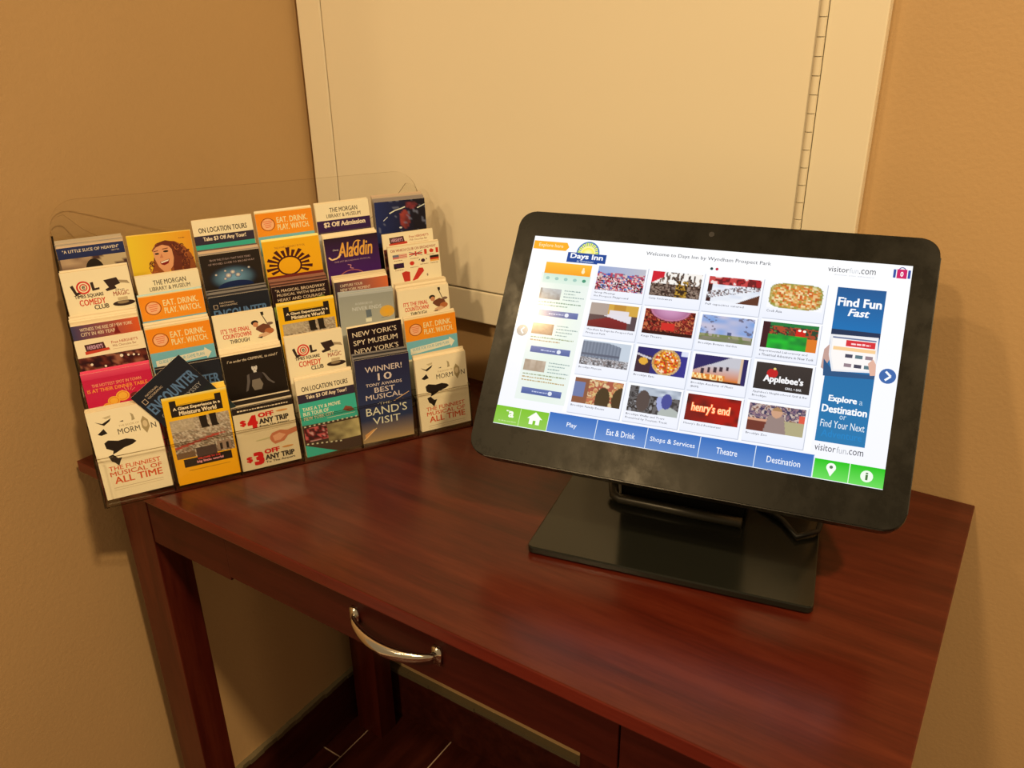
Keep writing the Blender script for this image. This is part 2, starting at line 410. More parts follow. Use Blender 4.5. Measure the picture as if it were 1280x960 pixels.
# hinge arm: a hollow-fronted box leaning back under the head
arm = MM.inverted()
b = bmesh.new()
def hexa(b, lo, hi):
    vs = [b.verts.new(p) for p in lo+hi]
    for f in ((0,3,2,1),(4,5,6,7),(0,1,5,4),(1,2,6,5),(2,3,7,6),(3,0,4,7)): b.faces.new([vs[i] for i in f])
def bl(x, y, z): return BM @ Vector((x, y, z))
top = [MM @ Vector(p) for p in ((-.062, -.045, -.034), (.070, -.045, -.034), (.070, .03, -.036), (-.062, .03, -.036))]
hexa(b, [bl(.062, .118, .008), bl(.190, .118, .008), bl(.190, .150, .008), bl(.062, .150, .008)], top)
bmesh.ops.bevel(b, geom=list(b.edges), offset=.003, segments=2, affect='EDGES')
obj('neck', b, MAT['black'], mon)
b = bmesh.new()
add_tube(b, [bl(.058, .138, .034), bl(.052, .124, .022), bl(.057, .110, .015), bl(.064, .106, .014), bl(.12, .104, .014), bl(.188, .102, .014)], .0055, 10)
obj('support_bar', b, plain('satin_black_metal', (.03, .028, .022), .35, 0), mon, True)
b = bmesh.new()
add_tube(b, [bl(.245, .150, .09), bl(.258, .148, .055), bl(.262, .135, .020), bl(.258, .115, .013), bl(.240, .10, .0125), bl(.225, .125, .012), bl(.19, .155, .012)], .0028, 8)
obj('power_cable', b, MAT['cable'], mon, True)

# ------ what the screen shows, in units of the screen's width (y down, 1000 px wide)
p = Print(); WHT = (.93, .94, 1.0)
class Px:
    """same calls in screen pixels"""
    def __getattr__(s, n):
        f = getattr(p, n)
        def g(*a, **k):
            a = list(a); K = {'rect': 4, 'hrect': 4, 'ell': 4, 'ring': 5, 'greek': 4, 'grid': 4}.get(n)
            if n == 'text': a[1:5] = [q/1000 for q in a[1:5]]
            elif n in ('poly',): a[0] = [(x/1000, y/1000) for x, y in a[0]]
            elif n == 'line': a[0] = [(x/1000, y/1000) for x, y in a[0]]; a[1] /= 1000
            else: a[:K] = [q/1000 for q in a[:K]]
            return f(*a, **k)
        return g
q = Px()
q.rect(0, 0, 1000, 562, H(252, 253, 255), H(244, 246, 255))
q.grid(190, 60, 830, 500, 8, 6, lambda u, v: mixc(H(250, 251, 255), H(226, 233, 248), min(1, 4*u*(1-u))*min(1, 4*v*(1-v))))
ORG = H(250, 176, 40)
q.poly([(2, 14), (102, 14), (110, 27), (102, 39), (2, 39)], ORG); q.text('Explore here', 18, 20, 92, 34, H(255, 232, 180), .01)
BLU = H(20, 70, 150); NAV = H(30, 78, 160)
q.ell(168, 42, 34, 37, H(60, 110, 190), 0, 180); q.ell(168, 42, 30, 33, H(250, 240, 120), 0, 180, col2=H(255, 250, 200))
for i in range(15):
    a = math.radians(8+i*11.8); q.line([(168+22*math.cos(a), 42-24*math.sin(a)), (168+33*math.cos(a), 42-36*math.sin(a))], 2.2, H(70, 130, 180) if i % 2 else H(120, 190, 90))
q.ell(168, 42, 18, 18, H(255, 235, 70), 0, 180, col2=H(255, 255, 210))
q.rect(110, 41, 224, 71, BLU); q.text('Days Inn', 119, 43, 215, 63, H(250, 252, 255), .03); q.text('BY WYNDHAM', 141, 64, 189, 69, H(200, 220, 245), .01)
q.text('Welcome to Days Inn by Wyndham Prospect Park', 334, 20, 666, 33, H(60, 66, 78))
q.ell(517, 53, 4, 4, H(20, 60, 60)); q.ell(531, 53, 4, 4, H(190, 30, 60))
q.text('visitor', 806, 18, 856, 32, H(70, 72, 78)); q.text('fun', 857, 18, 878, 32, H(206, 210, 216)); q.text('.com', 880, 20, 918, 32, H(70, 72, 78))
q.text('discover your adventure', 822, 37, 916, 42, H(196, 200, 208))
q.rect(958, 12, 964, 34, H(50, 80, 160)); q.rect(991, 12, 997, 34, H(50, 80, 160)); q.ring(977.5, 12, 8, 7, 2.4, H(90, 90, 150), 0, 180, 8)
q.rect(966, 11, 989, 35, H(205, 30, 100)); q.text('0', 974, 17, 981, 30, H(255, 255, 255), .02)
# left column
MINT = H(226, 240, 228)
q.grid(45, 108, 192, 484, 3, 6, lambda u, v: mixc(MINT, H(240, 244, 244), abs(u-.5)*1.2))
q.rect(52, 76, 189, 110, H(252, 190, 60), H(246, 160, 30)); q.ell(166, 97, 5, 6, H(255, 235, 190)); q.ell(166, 89, 3, 4, H(255, 235, 190))
q.rect(52, 110, 190, 138, H(205, 232, 215), H(220, 238, 226))
for i in range(5): q.ell(66+27*i, 124, 6, 5, H(160, 200, 190) if i < 4 else H(70, 150, 120), n=8)
def thumb(x0, y0, x1, y1, a, b_, k):
    q.grid(x0, y0, x1, y1, 16, 8, lambda u, v: mixc(a, b_, .5*vn(u*9, v*6, k)+.7*(1-v)*(vn(u*5, 0, k) > .4)))
def left_block(y, ca, cb, k, lines, by):
    thumb(52, y, 115, y+32, ca, cb, k)
    for j in range(4): q.greek(124, y+1+9*j, 186-14*((j+k) % 3), y+4.4+9*j, H(150, 172, 170), k*7+j)
    for j, cc in enumerate(lines): q.greek(54, y+39+9*j, 180-38*(j % 2), y+43+9*j, cc, k*5+j)
    q.rect(61, by, 178, by+18, H(100, 118, 175), H(76, 96, 158)); q.greek(92, by+7, 136, by+11, H(190, 200, 230), k); q.ell(145, by+9, 6, 6, H(225, 232, 245))
left_block(155, H(120, 108, 100), H(190, 196, 200), 1, [H(130, 160, 140), H(130, 160, 140)], 220)
left_block(260, H(150, 110, 84), H(196, 160, 130), 2, [H(150, 165, 130), H(190, 160, 120)], 328)
left_block(368, H(170, 150, 130), H(200, 184, 166), 3, [H(160, 172, 140), H(190, 165, 120), H(190, 165, 120)], 448)
q.ell(25, 287, 17, 17, H(168, 164, 160)); q.line([(29, 278), (21, 287), (29, 296)], 4, H(250, 250, 248))
q.ell(977, 287, 19, 19, H(60, 104, 172)); q.line([(972, 276), (984, 287), (972, 298)], 5, H(250, 252, 255))
# photo tiles
def tile(c, r): return (209, 363, 516, 672)[c], (74, 182, 291, 399)[r]
def card(c, r, fn, cap=(), nx=64, ny=34):
    x, y = tile(c, r)
    q.rect(x-6, y-4, x+142, y+101, H(196, 202, 216)); q.rect(x-7, y-6, x+140, y+99, H(250, 251, 255), H(236, 240, 252))
    q.grid(x, y, x+135, y+70, nx, ny, fn)
    for j, t in enumerate(cap): q.text(t, x+1, y+75+10*j, x+1+min(132, len(t)*4.3), y+82+10*j, H(84, 88, 98), .006, res=1)
    return x, y
crowd = [H(200, 60, 80), H(240, 235, 235), H(60, 40, 50), H(220, 150, 160), H(90, 120, 180), H(150, 40, 60), H(30, 26, 40), H(235, 205, 190)]
def f11(u, v):
    if v < .22+.1*vn(u*6, 1): return mixc(H(150, 170, 215), H(190, 190, 200), u)
    if v < .42: return pick([H(60, 90, 180), H(170, 60, 90), H(210, 190, 190), H(120, 130, 160), H(190, 80, 100), H(90, 110, 150)], hsh(int(u*22), int(v*16), 3))
    return pick(crowd, hsh(int(u*40), int(v*24), 1))
card(0, 0, f11, ('Group Meetings', 'the Prospect Playground'))
def f12(u, v):
    if u < .25 and v < .5-u*1.2: return H(205, 30, 50)
    t = vn(u*34, v*8, 2)
    if v < .5 and t > .42+.25*v: return H(246, 242, 236)
    if abs(u-.62) < .12 and v > .35: return pick([H(150, 110, 30), H(60, 40, 30), H(190, 150, 60), H(40, 28, 20)], hsh(int(u*40), int(v*20), 8))
    return pick([H(70, 50, 44), H(120, 100, 90), H(40, 30, 28), H(150, 130, 116)], hsh(int(u*40), int(v*22), 4))
card(1, 0, f12, ('Camp Sundowners',))
def f13(u, v):
    if v < .3: return pick([H(170, 30, 40), H(110, 26, 34), H(200, 70, 70), H(240, 225, 220)], vn(u*14, v*8, 5))
    if u > .55 and v > 1.55-u*.95: return H(92, 52, 40)
    if abs(v-(.75-.45*u)) < .13: return pick([H(90, 80, 84), H(235, 238, 244), H(150, 130, 130), H(220, 225, 235)], hsh(int(u*38), int(v*22), 6))
    if u < .08: return H(60, 24, 28)
    return mixc(H(246, 248, 252), H(214, 222, 238), vn(u*8, v*8, 7))
card(2, 0, f13, ('Full capacities catered',))
def f14(u, v):
    a, b_ = (u-.5)/.49, (v-.5)/.50; r = a**4+b_**4+.12*(hsh(int(u*44), int(v*24), 4)-.5)
    if r > .92: return H(248, 249, 253)
    g = pick([H(230, 190, 130), H(214, 120, 50), H(240, 220, 170), H(196, 90, 36), H(170, 150, 70), H(222, 160, 80)], hsh(int(u*26), int(v*16), 9))
    return mixc(g, H(120, 150, 60), max(0, r-.35)*1.4)
card(3, 0, f14, ('Cook Asia',))
def f21(u, v):
    if v > .98-.0*u: return H(70, 50, 50)
    if v < .42 and u > .38: return pick([H(210, 166, 70), H(190, 140, 56)], vn(u*9, 0, 3)) if not (.42 < u < .82 and v > .26) else H(226, 220, 226)
    if v < .5 and u < .38: return H(176, 160, 150)
    if v < .5+.42*(u-.32) and v > .26 and u > .3 and u < .88: return H(226, 222, 230)
    if u > .86 or v < .3: return H(86, 70, 76) if u > .5 else H(176, 160, 150)
    if v > .62+.5*(.28-u) and u < .82: return mixc(H(150, 44, 46), H(112, 28, 34), v)
    return H(96, 74, 74)
card(0, 1, f21, ('Wyndham by Days Inn Prospect Park', 'Prospect Park'))
def f22(u, v):
    d = ((u-.5)/.42)**2+((v+.05)/.5)**2
    if d < .72: return mixc(H(206, 150, 190), H(150, 80, 120), d)
    if d < .9: return H(190, 120, 150)
    if d < 1.0: return H(110, 30, 50)
    if abs(u-.5) < .14 and .5 < v < .82: return H(206, 44, 40)
    if v > .86: return H(50, 10, 16)
    return pick([H(110, 20, 24), H(160, 50, 40), H(70, 12, 18), H(196, 110, 70), H(120, 26, 30)], vn(u*26, v*14, 3))
card(1, 1, f22, ('Kings Theatre',))
def f23(u, v):
    if v > .84: return mixc(H(96, 120, 60), H(140, 130, 120), vn(u*10, v*6, 1))
    if v > .72: return pick([H(150, 150, 110), H(120, 130, 80), H(170, 160, 150)], vn(u*14, v*9, 2))
    if abs(u-.56) < .035 and v > .6: return H(80, 90, 130)
    return mixc(mixc(H(120, 160, 220), H(205, 196, 212), vn(u*5, v*5, 3)), H(90, 80, 100), .8*(vn(u*22, v*16, 4) > .72)*(abs(u-.5) > .2))
card(2, 1, f23, ('Brooklyn Botanic Garden',))
def f24(u, v):
    if v > .45 and u > .12 and v > .3+.5*abs(u-.5)*.9 and not u > .82: return mixc(H(30, 190, 50), H(20, 120, 50), vn(u*9, v*7, 2))
    if u < .14: return H(60, 24, 34)
    if .6 < u < .78 and .2 < v < .5: return H(206, 36, 30)
    if v < .12: return H(30, 120, 60)
    if u > .82 and v > .5: return H(220, 120, 40)
    return pick([H(130, 50, 36), H(40, 70, 50), H(170, 70, 44), H(50, 36, 40), H(60, 130, 60)], vn(u*13, v*9, 4))
x, y = card(3, 1, f24, ('Experimental Laboratory and', 'a Theatrical Adventure in New York'))
q.ell(x+90, y+16, 4, 3, H(255, 255, 240)); q.ell(x+102, y+17, 4, 3, H(255, 255, 240))
def f31(u, v):
    top = .05 if u < .55 else .05+.5*(u-.55)**1.1
    if v > .68: return pick([H(120, 118, 122), H(170, 170, 176), H(80, 78, 84), H(200, 200, 206), H(140, 130, 130)], hsh(int(u*44), int(v*24), 2))
    if u > .8 or v < top: return H(196, 208, 222)
    if .52 < v < .6: return H(92, 98, 116)
    return mixc(H(132, 142, 160), H(110, 120, 138), math.sin(u*90)*.5+.5)
card(0, 2, f31, ('Brooklyn Museum',))
def f32(u, v):
    d = ((u-.6)/.28)**2+((v-.5)/.52)**2
    if d < .72: return pick([H(220, 80, 30), H(240, 180, 50), H(200, 40, 26), H(245, 225, 190), H(150, 90, 30), H(230, 130, 40)], hsh(int(u*34), int(v*18), 3))
    if d < 1: return pick([H(215, 180, 120), H(190, 150, 90)], hsh(int(u*30), int(v*16), 3))
    if ((u-.15)/.09)**2+((v-.55)/.14)**2 < 1: return H(225, 170, 60)
    if abs(v-(.28+.5*u)) < .04 and u < .3: return H(200, 196, 205)
    if u > .86 and v < .2: return H(220, 225, 245)
    return mixc(H(36, 34, 96), H(52, 50, 140), u) if u > .3 or v < .3 else H(60, 40, 56)
card(1, 2, f32, ('Brooklyn Eats',))
def f33(u, v):
    if v < .62-.9*u or u > .93: return H(40, 36, 96)
    if v > .93: return H(60, 30, 30)
    if u > .86: return H(220, 190, 160) if u < .91 else H(40, 36, 96)
    for k in range(5):
        if abs(u-(.18+.115*k)) < .028 and .5-.035*k < v < .72-.05*k: return H(60, 46, 60)
    c = mixc(H(196, 196, 206), H(214, 120, 50), (v-.35)*1.8)
    if v > .72 and u < .62: return pick([H(250, 226, 160), H(220, 130, 50)], hsh(int(u*44), int(v*10), 2))
    return c
card(2, 2, f33, ('Brooklyn Academy of Music', '(BAM)'))
x, y = card(3, 2, lambda u, v: mixc(H(56, 50, 50), H(44, 40, 42), v), ("Applebee's Neighborhood Grill & Bar", 'Brooklyn'), 2, 2)
q.ell(x+38, y+26, 10, 11, H(190, 30, 36)); q.ell(x+45, y+26, 10, 11, H(190, 30, 36)); q.ell(x+46, y+14, 3.5, 3, H(230, 210, 130))
q.text("Applebee's", x+22, y+31, x+118, y+54, H(246, 246, 248), .03); q.text('GRILL + BAR', x+77, y+58, x+116, y+64, H(225, 225, 228), .02)
def f41(u, v):
    if ((u-.62)/.15)**2+((v-.75)/.48)**2 < 1 or ((u-.97)/.16)**2+((v-.7)/.5)**2 < 1: return H(72, 56, 36)
    if u < .22 and .15 < v < .75: return H(110, 124, 170)
    if u < .3: return H(140, 90, 66)
    return pick([H(206, 160, 100), H(190, 110, 80), H(214, 180, 120), H(170, 90, 70), H(220, 196, 150)], vn(u*13, v*9, 7))
card(0, 3, f41, ('Brooklyn Family Events',))
def f42(u, v):
    if ((u-.29)/.13)**2+((v-.55)/.42)**2 < 1: return H(84, 72, 70)
    if ((u-.75)/.1)**2+((v-.45)/.3)**2 < 1: return H(70, 76, 150)
    if ((u-.82)/.2)**2+((v-.95)/.28)**2 < 1: return H(176, 184, 180)
    if v < .32 and u > .18: return mixc(H(206, 216, 230), H(140, 152, 170), vn(u*9, v*9, 4))
    if ((u-.66)/.1)**2+((v-.45)/.4)**2 < 1: return H(160, 170, 220)
    return pick([H(60, 58, 62), H(100, 98, 100), H(46, 42, 44), H(150, 150, 156)], vn(u*15, v*10, 9))
card(1, 3, f42, ('Brooklyn Walks and Tours', 'Presented by Tourism Track'))
x, y = card(2, 3, lambda u, v: mixc(mixc(H(40, 22, 24), H(176, 22, 18), vn(u*6, v*4, 2)*1.2*(.4+u)), H(150, 10, 10), .4*u), ("Henry's End Restaurant",))
q.text("henry's end", x+13, y+20, x+112, y+52, H(255, 90, 40), .05); q.text("henry's end", x+14, y+21, x+111, y+50, H(255, 226, 170), .012)
def f44(u, v):
    if ((u-.5)/.1)**2+((v-.25)/.2)**2 < 1: return H(206, 160, 130) if v > .2 else H(170, 130, 90)
    if abs(u-.5) < .14+.1*(v-.4) and v > .38: return H(150, 130, 126)
    if u < .4 and v > .64: return H(110, 52, 44)
    if u < .4 and .55 < v <= .64: return H(214, 160, 130)
    if u > .6 and v > .5: return H(176, 168, 130)
    if u > .9 and v > .25: return H(220, 90, 70)
    return pick([H(96, 80, 110), H(150, 120, 130), H(60, 56, 90), H(200, 180, 170), H(130, 90, 80)], vn(u*20, v*12, 8))
card(3, 3, f44, ('Brooklyn Zoo',))
# banner
q.rect(836, 72, 949, 470, H(24, 96, 158), H(34, 120, 176)); q.rect(836, 72, 949, 182, H(30, 88, 146), H(20, 112, 180))
q.text('Find Fun', 841, 98, 943, 121, H(250, 252, 255), .035); q.text('Fast', 868, 126, 918, 146, H(250, 252, 255), .03, .25)
q.rect(836, 183, 949, 197, H(30, 50, 84))
q.poly([(826, 238), (838, 222), (842, 262), (832, 290), (824, 286)], H(196, 160, 150))
q.poly([(828, 262), (852, 290), (949, 290), (949, 300), (832, 306)], H(40, 84, 130))
q.poly([(836, 197), (946, 194), (950, 284), (850, 292), (838, 250)], H(236, 236, 240)); q.poly([(842, 202), (942, 199), (945, 280), (854, 287), (843, 248)], H(250, 246, 244))
q.rect(842, 202, 942, 206, H(110, 124, 160)); q.rect(874, 208, 941, 224, H(214, 50, 60)); q.greek(886, 214, 930, 219, H(255, 220, 220), 6)
q.rect(846, 227, 943, 236, H(246, 206, 150))
for j in range(2):
    for i in range(3): q.rect(876+23*i, 244+24*j, 893+23*i, 253+24*j, (H(70, 70, 90), H(90, 120, 130), H(150, 130, 140))[(i+2*j) % 3])
q.poly([(930, 262), (940, 250), (948, 262), (950, 290), (938, 292)], H(226, 180, 160))
q.text('Explore', 853, 352, 918, 372, H(250, 252, 255), .03); q.text('a', 923, 358, 931, 368, H(180, 205, 225))
q.text('Destination', 841, 377, 944, 396, H(250, 252, 255), .03); q.text('or', 884, 400, 899, 410, H(200, 220, 235))
q.text('Find Your Next', 843, 415, 943, 433, H(236, 244, 250)); q.text('Adventure', 848, 439, 940, 457, H(30, 130, 196), .01)
q.text('visitor', 838, 477, 886, 493, H(70, 72, 78)); q.text('fun', 888, 477, 910, 493, H(180, 184, 190)); q.text('.com', 912, 480, 948, 492, H(70, 72, 78))
# bottom bar
GRN, GR2 = H(128, 196, 48), H(146, 202, 84)
q.rect(0, 510, 158, 562, GRN, GR2)
q.text('a', 40, 522, 56, 540, H(250, 252, 240), .05); q.greek(32, 520, 42, 524, H(250, 252, 240), 4); q.greek(14, 550, 66, 553, H(196, 226, 150), 3)
q.poly([(96, 533), (118, 514), (140, 533)], H(250, 252, 246)); q.rect(103, 531, 133, 549, H(250, 252, 246)); q.rect(114, 538, 122, 549, GRN)
q.rect(158, 506, 842, 562, H(46, 108, 190), H(96, 140, 206))
for x in (157, 293, 430, 567, 704, 841): q.rect(x-.9, 507, x+.9, 562, H(222, 236, 250))
q.rect(73, 512, 74.5, 562, H(206, 234, 170))
for t, a, c in (('Play', 211, 239), ('Eat & Drink', 323, 400), ('Shops & Services', 440, 556), ('Theatre', 610, 662), ('Destination', 733, 812)):
    q.text(t, a, 527, c, 543, H(244, 248, 255), .006)
q.rect(843, 513, 1000, 562, H(28, 196, 24), H(110, 222, 96)); q.rect(922, 513, 924, 562, H(220, 246, 214))
q.ell(882, 530, 11, 11, H(246, 250, 244)); q.poly([(872, 534), (882, 552), (892, 534)], H(246, 250, 244)); q.ell(882, 529, 4, 4, H(90, 120, 90))
q.ell(962, 537, 14, 14, H(240, 250, 236)); q.text('i', 959, 528, 965, 546, H(70, 120, 60), .03)
q.rect(0, 560.5, 1000, 562.3, H(240, 244, 250))
SMx = MM @ Matrix.Translation((-SW/2, SH/2, 0))
so = p.build('screen', MAT['screen'], mon, SW, SMx, lift=.0000012, base=0); so['label'] = 'lit screen full of small photo tiles and a blue menu bar'

# ---------------------------------------------------------------- acrylic rack
RX, RY, RPHI, RP, RW, RB, RT = .1438, -.4909, 1.0331, .0710, .0666, .0208, .0817
RU = Vector((math.cos(RPHI), math.sin(RPHI), 0)); RN = Vector((math.sin(RPHI), -math.cos(RPHI), 0)); ZUP = Vector((0, 0, 1))
RO = Vector((RX, RY, .75))
def rp(u, d, z): return RO+RU*u-RN*d+ZUP*z           # point of the rack: along, deep, up
def fz(k): return .003+.031*k                          # pocket floor height
def fd(k, z): return RB*k+RT*z                         # depth of a leaflet's face
rack = empty('leaflet_rack', tuple(rp(3*RP, .07, 0)), 'clear acrylic stepped leaflet rack with six columns and six tiers on the desk', 'rack')
def rprism(bm, pts, along, a0, a1):
    """sheet: polygon pts in (d,z) swept over u ('u'), edges get the edge material"""
    ctr = rack.location
    lo = [bm.verts.new(rp(a0, d, z)-ctr) for d, z in pts]; hi = [bm.verts.new(rp(a1, d, z)-ctr) for d, z in pts]
    return lo, hi
def side_sheet(name, u, pts, t=.002):
    bm = bmesh.new(); lo, hi = rprism(bm, pts, 'u', u-t/2, u+t/2); n = len(pts)
    bm.faces.new(hi).material_index = 0; bm.faces.new(lo[::-1]).material_index = 0
    for i in range(n): bm.faces.new((lo[i], lo[(i+1) % n], hi[(i+1) % n], hi[i])).material_index = 1
    bmesh.ops.recalc_face_normals(bm, faces=bm.faces)
    return obj(name, bm, [MAT['acrylic'], MAT['acrylic_edge']], rack)
def front_sheet(name, outline, dfun, t=.002, mats=None):
    """outline in (u,z); depth follows dfun(z)"""
    bm = bmesh.new(); ctr = rack.location
    a = [bm.verts.new(rp(u, dfun(z), z)-ctr) for u, z in outline]; c = [bm.verts.new(rp(u, dfun(z)+t, z)-ctr) for u, z in outline]; n = len(a)
    bm.faces.new(a).material_index = 0; bm.faces.new(c[::-1]).material_index = 0
    for i in range(n): bm.faces.new((a[i], c[i], c[(i+1) % n], a[(i+1) % n])).material_index = 1
    bmesh.ops.recalc_face_normals(bm, faces=bm.faces)
    return obj(name, bm, mats or [MAT['acrylic'], MAT['acrylic_edge']], rack)
UW = 6*RP; BD = .132
stair = [(-.005, .0)] + [(-.0035+RT*.055, .056)]
for k in range(1, 6): stair += [(fd(k, fz(k)+.03)-.006, fz(k)+.028), (fd(k, fz(k)+.05)-.006, fz(k)+.052)]
stair += [(BD+RT*.262-.002, .262), (BD+RT*.262, .262), (BD, 0)]
for c in (0, 6): side_sheet('side_panel', (0.0 if c == 0 else UW), stair)
dv = [(-.002, .002), (.002, .050)]
for k in range(1, 6): dv += [(fd(k, fz(k)+.03)-.004, fz(k)+.018), (fd(k, fz(k)+.05)-.004, fz(k)+.038)]
dv += [(BD-.002, .19), (BD-.002, .002)]
for c in range(1, 6): side_sheet('divider', c*RP, dv, .0016)
front_sheet('front_lip', [(0, 0), (UW, 0), (UW, .056), (0, .056)], lambda z: -.0052+RT*z)
for k in range(1, 6):
    front_sheet('tier_lip', [(.001, fz(k)-.002), (UW-.001, fz(k)-.002), (UW-.001, fz(k)+.020), (.001, fz(k)+.020)], lambda z, k=k: fd(k, z)-.0035)
for k in range(6):
    bm = bmesh.new(); M = Matrix.Translation(-rack.location)
    d0, d1 = fd(k, fz(k))-.0035, fd(k, fz(k))+.018
    z = max(.0005, fz(k)-.0022)
    lo = [rp(.001, d0, z), rp(UW-.001, d0, z), rp(UW-.001, d1, z), rp(.001, d1, z)]
    hexa(bm, [v-rack.location for v in lo], [v+ZUP*.0018-rack.location for v in lo]); bmesh.ops.recalc_face_normals(bm, faces=bm.faces)
    obj('pocket_floor', bm, MAT['acrylic'], rack)
def top_outline(z0, z1, r, scoop=None):
    o = [(0, z0), (UW, z0)]
    for i in range(9):
        a = math.radians(90*i/8); o.append((UW-r+r*math.cos(a), z1-r+r*math.sin(a)))
    if scoop:
        for i in range(1, 24):
            t = i/24; o.append((UW-r-(UW-2*r)*t, z1-scoop*math.sin(math.pi*t)**.7))
    for i in range(9):
        a = math.radians(90+90*i/8); o.append((r+r*math.cos(a), z1-r+r*math.sin(a)))
    return o
front_sheet('back_panel', top_outline(.0, .299, .030), lambda z: BD+RT*z)
front_sheet('inner_panel', top_outline(.16, .284, .016, .075), lambda z: BD-.0045+RT*z)

# ---------------------------------------------------------------- leaflets
def H(r, g, b):      # ink colours judged under the warm lamps, brought back to daylight
    c = lin((r/255, g/255, b/255)); return (min(.9, c[0]*1.05), min(.88, c[1]/.76), min(.85, c[2]/.46))
CRM = (.92, .89, .73); K_ = (.018, .013, .012); RED = (.62, .05, .02); INK = (.03, .022, .02)
ORN = H(238, 132, 20); TEAL = H(120, 176, 168); YEL = H(246, 178, 20)
def bg(p, c, c2=None): p.rect(0, 0, 1, 1.62, c, c2)
def d_show(p):                    # cream, black leap shape, red capitals
    bg(p, CRM)
    G1 = (.42, .38, .26)
    p.poly([(.10, .17), (.20, .22), (.34, .15), (.31, .20), (.22, .26), (.15, .21)], K_); p.poly([(.44, .24), (.50, .225), (.5, .25)], K_)
    p.poly([(.62, .12), (.66, .16), (.67, .25), (.62, .26), (.63, .2)], G1); p.poly([(.22, .12), (.34, .1), (.33, .14), (.26, .15)], (.6, .55, .4))
    p.poly([(.10, .39), (.20, .31), (.24, .40), (.15, .42)], K_)
    p.text('THE BOOK OF', .42, .295, .72, .33, (.45, .38, .25)); p.text('MORM', .39, .36, .715, .46, K_, .0)
    p.poly([(.79, .22), (.85, .30), (.86, .42), (.80, .53), (.745, .42), (.745, .3)], (.40, .34, .2)); p.ell(.80, .36, .035, .06, (.7, .62, .45)); p.text('N', .88, .36, .955, .46, K_)
    p.poly([(.16, .56), (.22, .52), (.36, .56), (.48, .55), (.58, .585), (.62, .63), (.55, .67), (.42, .70), (.30, .76), (.24, .78), (.26, .72), (.17, .66)], K_)
    p.poly([(.17, .80), (.24, .78), (.30, .86), (.36, .86), (.32, .93), (.29, 1.0), (.24, .93), (.20, .90)], K_)
    R = (.66, .10, .02)
    p.text('THE FUNNIEST', .13, .99, .90, 1.07, R, .015); p.text('MUSICAL OF', .13, 1.09, .90, 1.17, R, .015); p.text('ALL TIME', .17, 1.19, .89, 1.31, R, .02)
    p.line([(.14, 1.38), (.88, 1.38)], .008, (.5, .42, .3)); p.line([(.14, 1.42), (.88, 1.42)], .006, (.6, .52, .38))
def d_show_short(p):
    d_show(p)
def d_mini(p):                    # yellow border, black title box, gravel photo
    bg(p, YEL, H(240, 160, 10)); BK = (.02, .014, .012)
    p.rect(0, 0, 1, .05, H(250, 215, 110), YEL)  # pale top band is glare on the curled edge, painted in
    p.rect(.10, .17, .90, .36, BK); p.rect(.10, .07, .20, .2, BK); p.rect(.80, .07, .90, .2, BK); p.line([(.2, .155), (.8, .155)], .008, (.35, .2, .02))
    p.text('A Giant Experience in a', .14, .195, .87, .265, (.9, .84, .7), .03); p.text('Miniature World', .22, .27, .80, .345, (.9, .84, .7), .03)
    gr = [H(150, 128, 96), H(96, 76, 54), H(186, 164, 130), H(60, 44, 34), H(206, 186, 150), H(130, 90, 64)]
    def g(u, v):
        c = pick(gr, hsh(int(u*44), int(v*40), 3)); s = H(186, 162, 120)
        if v < .3 and u < .4: return mixc(s, c, .25)
        return mixc(s, c, .45+.5*v) if not (v > .52 and abs(v-(.72-.25*u)) < .03) else H(170, 60, 40)
    p.grid(.05, .42, .97, 1.13, 46, 36, g)
    p.poly([(.50, .42), (.62, .42), (.62, .58), (.65, .64), (.52, .64), (.51, .55)], K_); p.poly([(.66, .41), (.77, .41), (.77, .58), (.80, .64), (.68, .64)], K_)
    p.rect(.36, .98, .68, 1.15, H(70, 50, 40)); p.rect(.7, .94, .92, 1.1, H(150, 120, 90)); p.rect(.74, .98, .78, 1.1, K_); p.rect(.84, .98, .88, 1.1, K_); p.rect(.05, 1.02, .34, 1.13, H(110, 80, 50))
    p.rect(.14, 1.15, .90, 1.30, BK); p.text('WELCOME TO THE', .36, 1.165, .72, 1.20, H(235, 60, 50), .02, res=1); p.text('big little world', .34, 1.215, .76, 1.27, H(240, 150, 140), .03)
    p.greek(.2, 1.36, .85, 1.375, (.4, .22, .02), 5)
def d_mini_top(p): d_mini(p)
def d_eat(p):                     # orange coupon, round badge, teal arrow strip
    bg(p, TEAL, H(110, 168, 160)); p.rect(0, 0, 1, .50, ORN, H(240, 140, 26)); p.rect(0, 0, 1, .022, H(248, 200, 120))
    p.ring(.20, .26, .125, .135, .012, (.2, .05, .03)); p.ell(.20, .26, .105, .115, H(238, 170, 110))
    for i in range(4): p.line([(.12+.01*i, .20+.04*i), (.28-.01*i, .19+.04*i)], .012, H(220, 90, 50))
    p.text('EAT. DRINK.', .36, .13, .91, .25, H(250, 220, 140), .012); p.text('PLAY. WATCH.', .36, .28, .93, .40, H(250, 220, 140), .012)
    p.poly([(.06, .66), (.83, .60), (.84, .55), (.94, .66), (.86, .78), (.85, .73), (.06, .80)], H(228, 220, 180))
    p.text('GUIDE FOR YOUR GAME PLAN', .1, .665, .82, .73, H(120, 170, 160), .01, slope=-.04)
    p.rect(0, .9, 1, 1.62, H(226, 206, 150)); p.greek(.1, .96, .85, .985, H(180, 170, 130), 2); p.greek(.1, 1.02, .7, 1.045, H(180, 170, 130), 3)
def squash(p, f, k=0):
    p.v[k:] = [(x, y*f, z) for x, y, z in p.v[k:]]
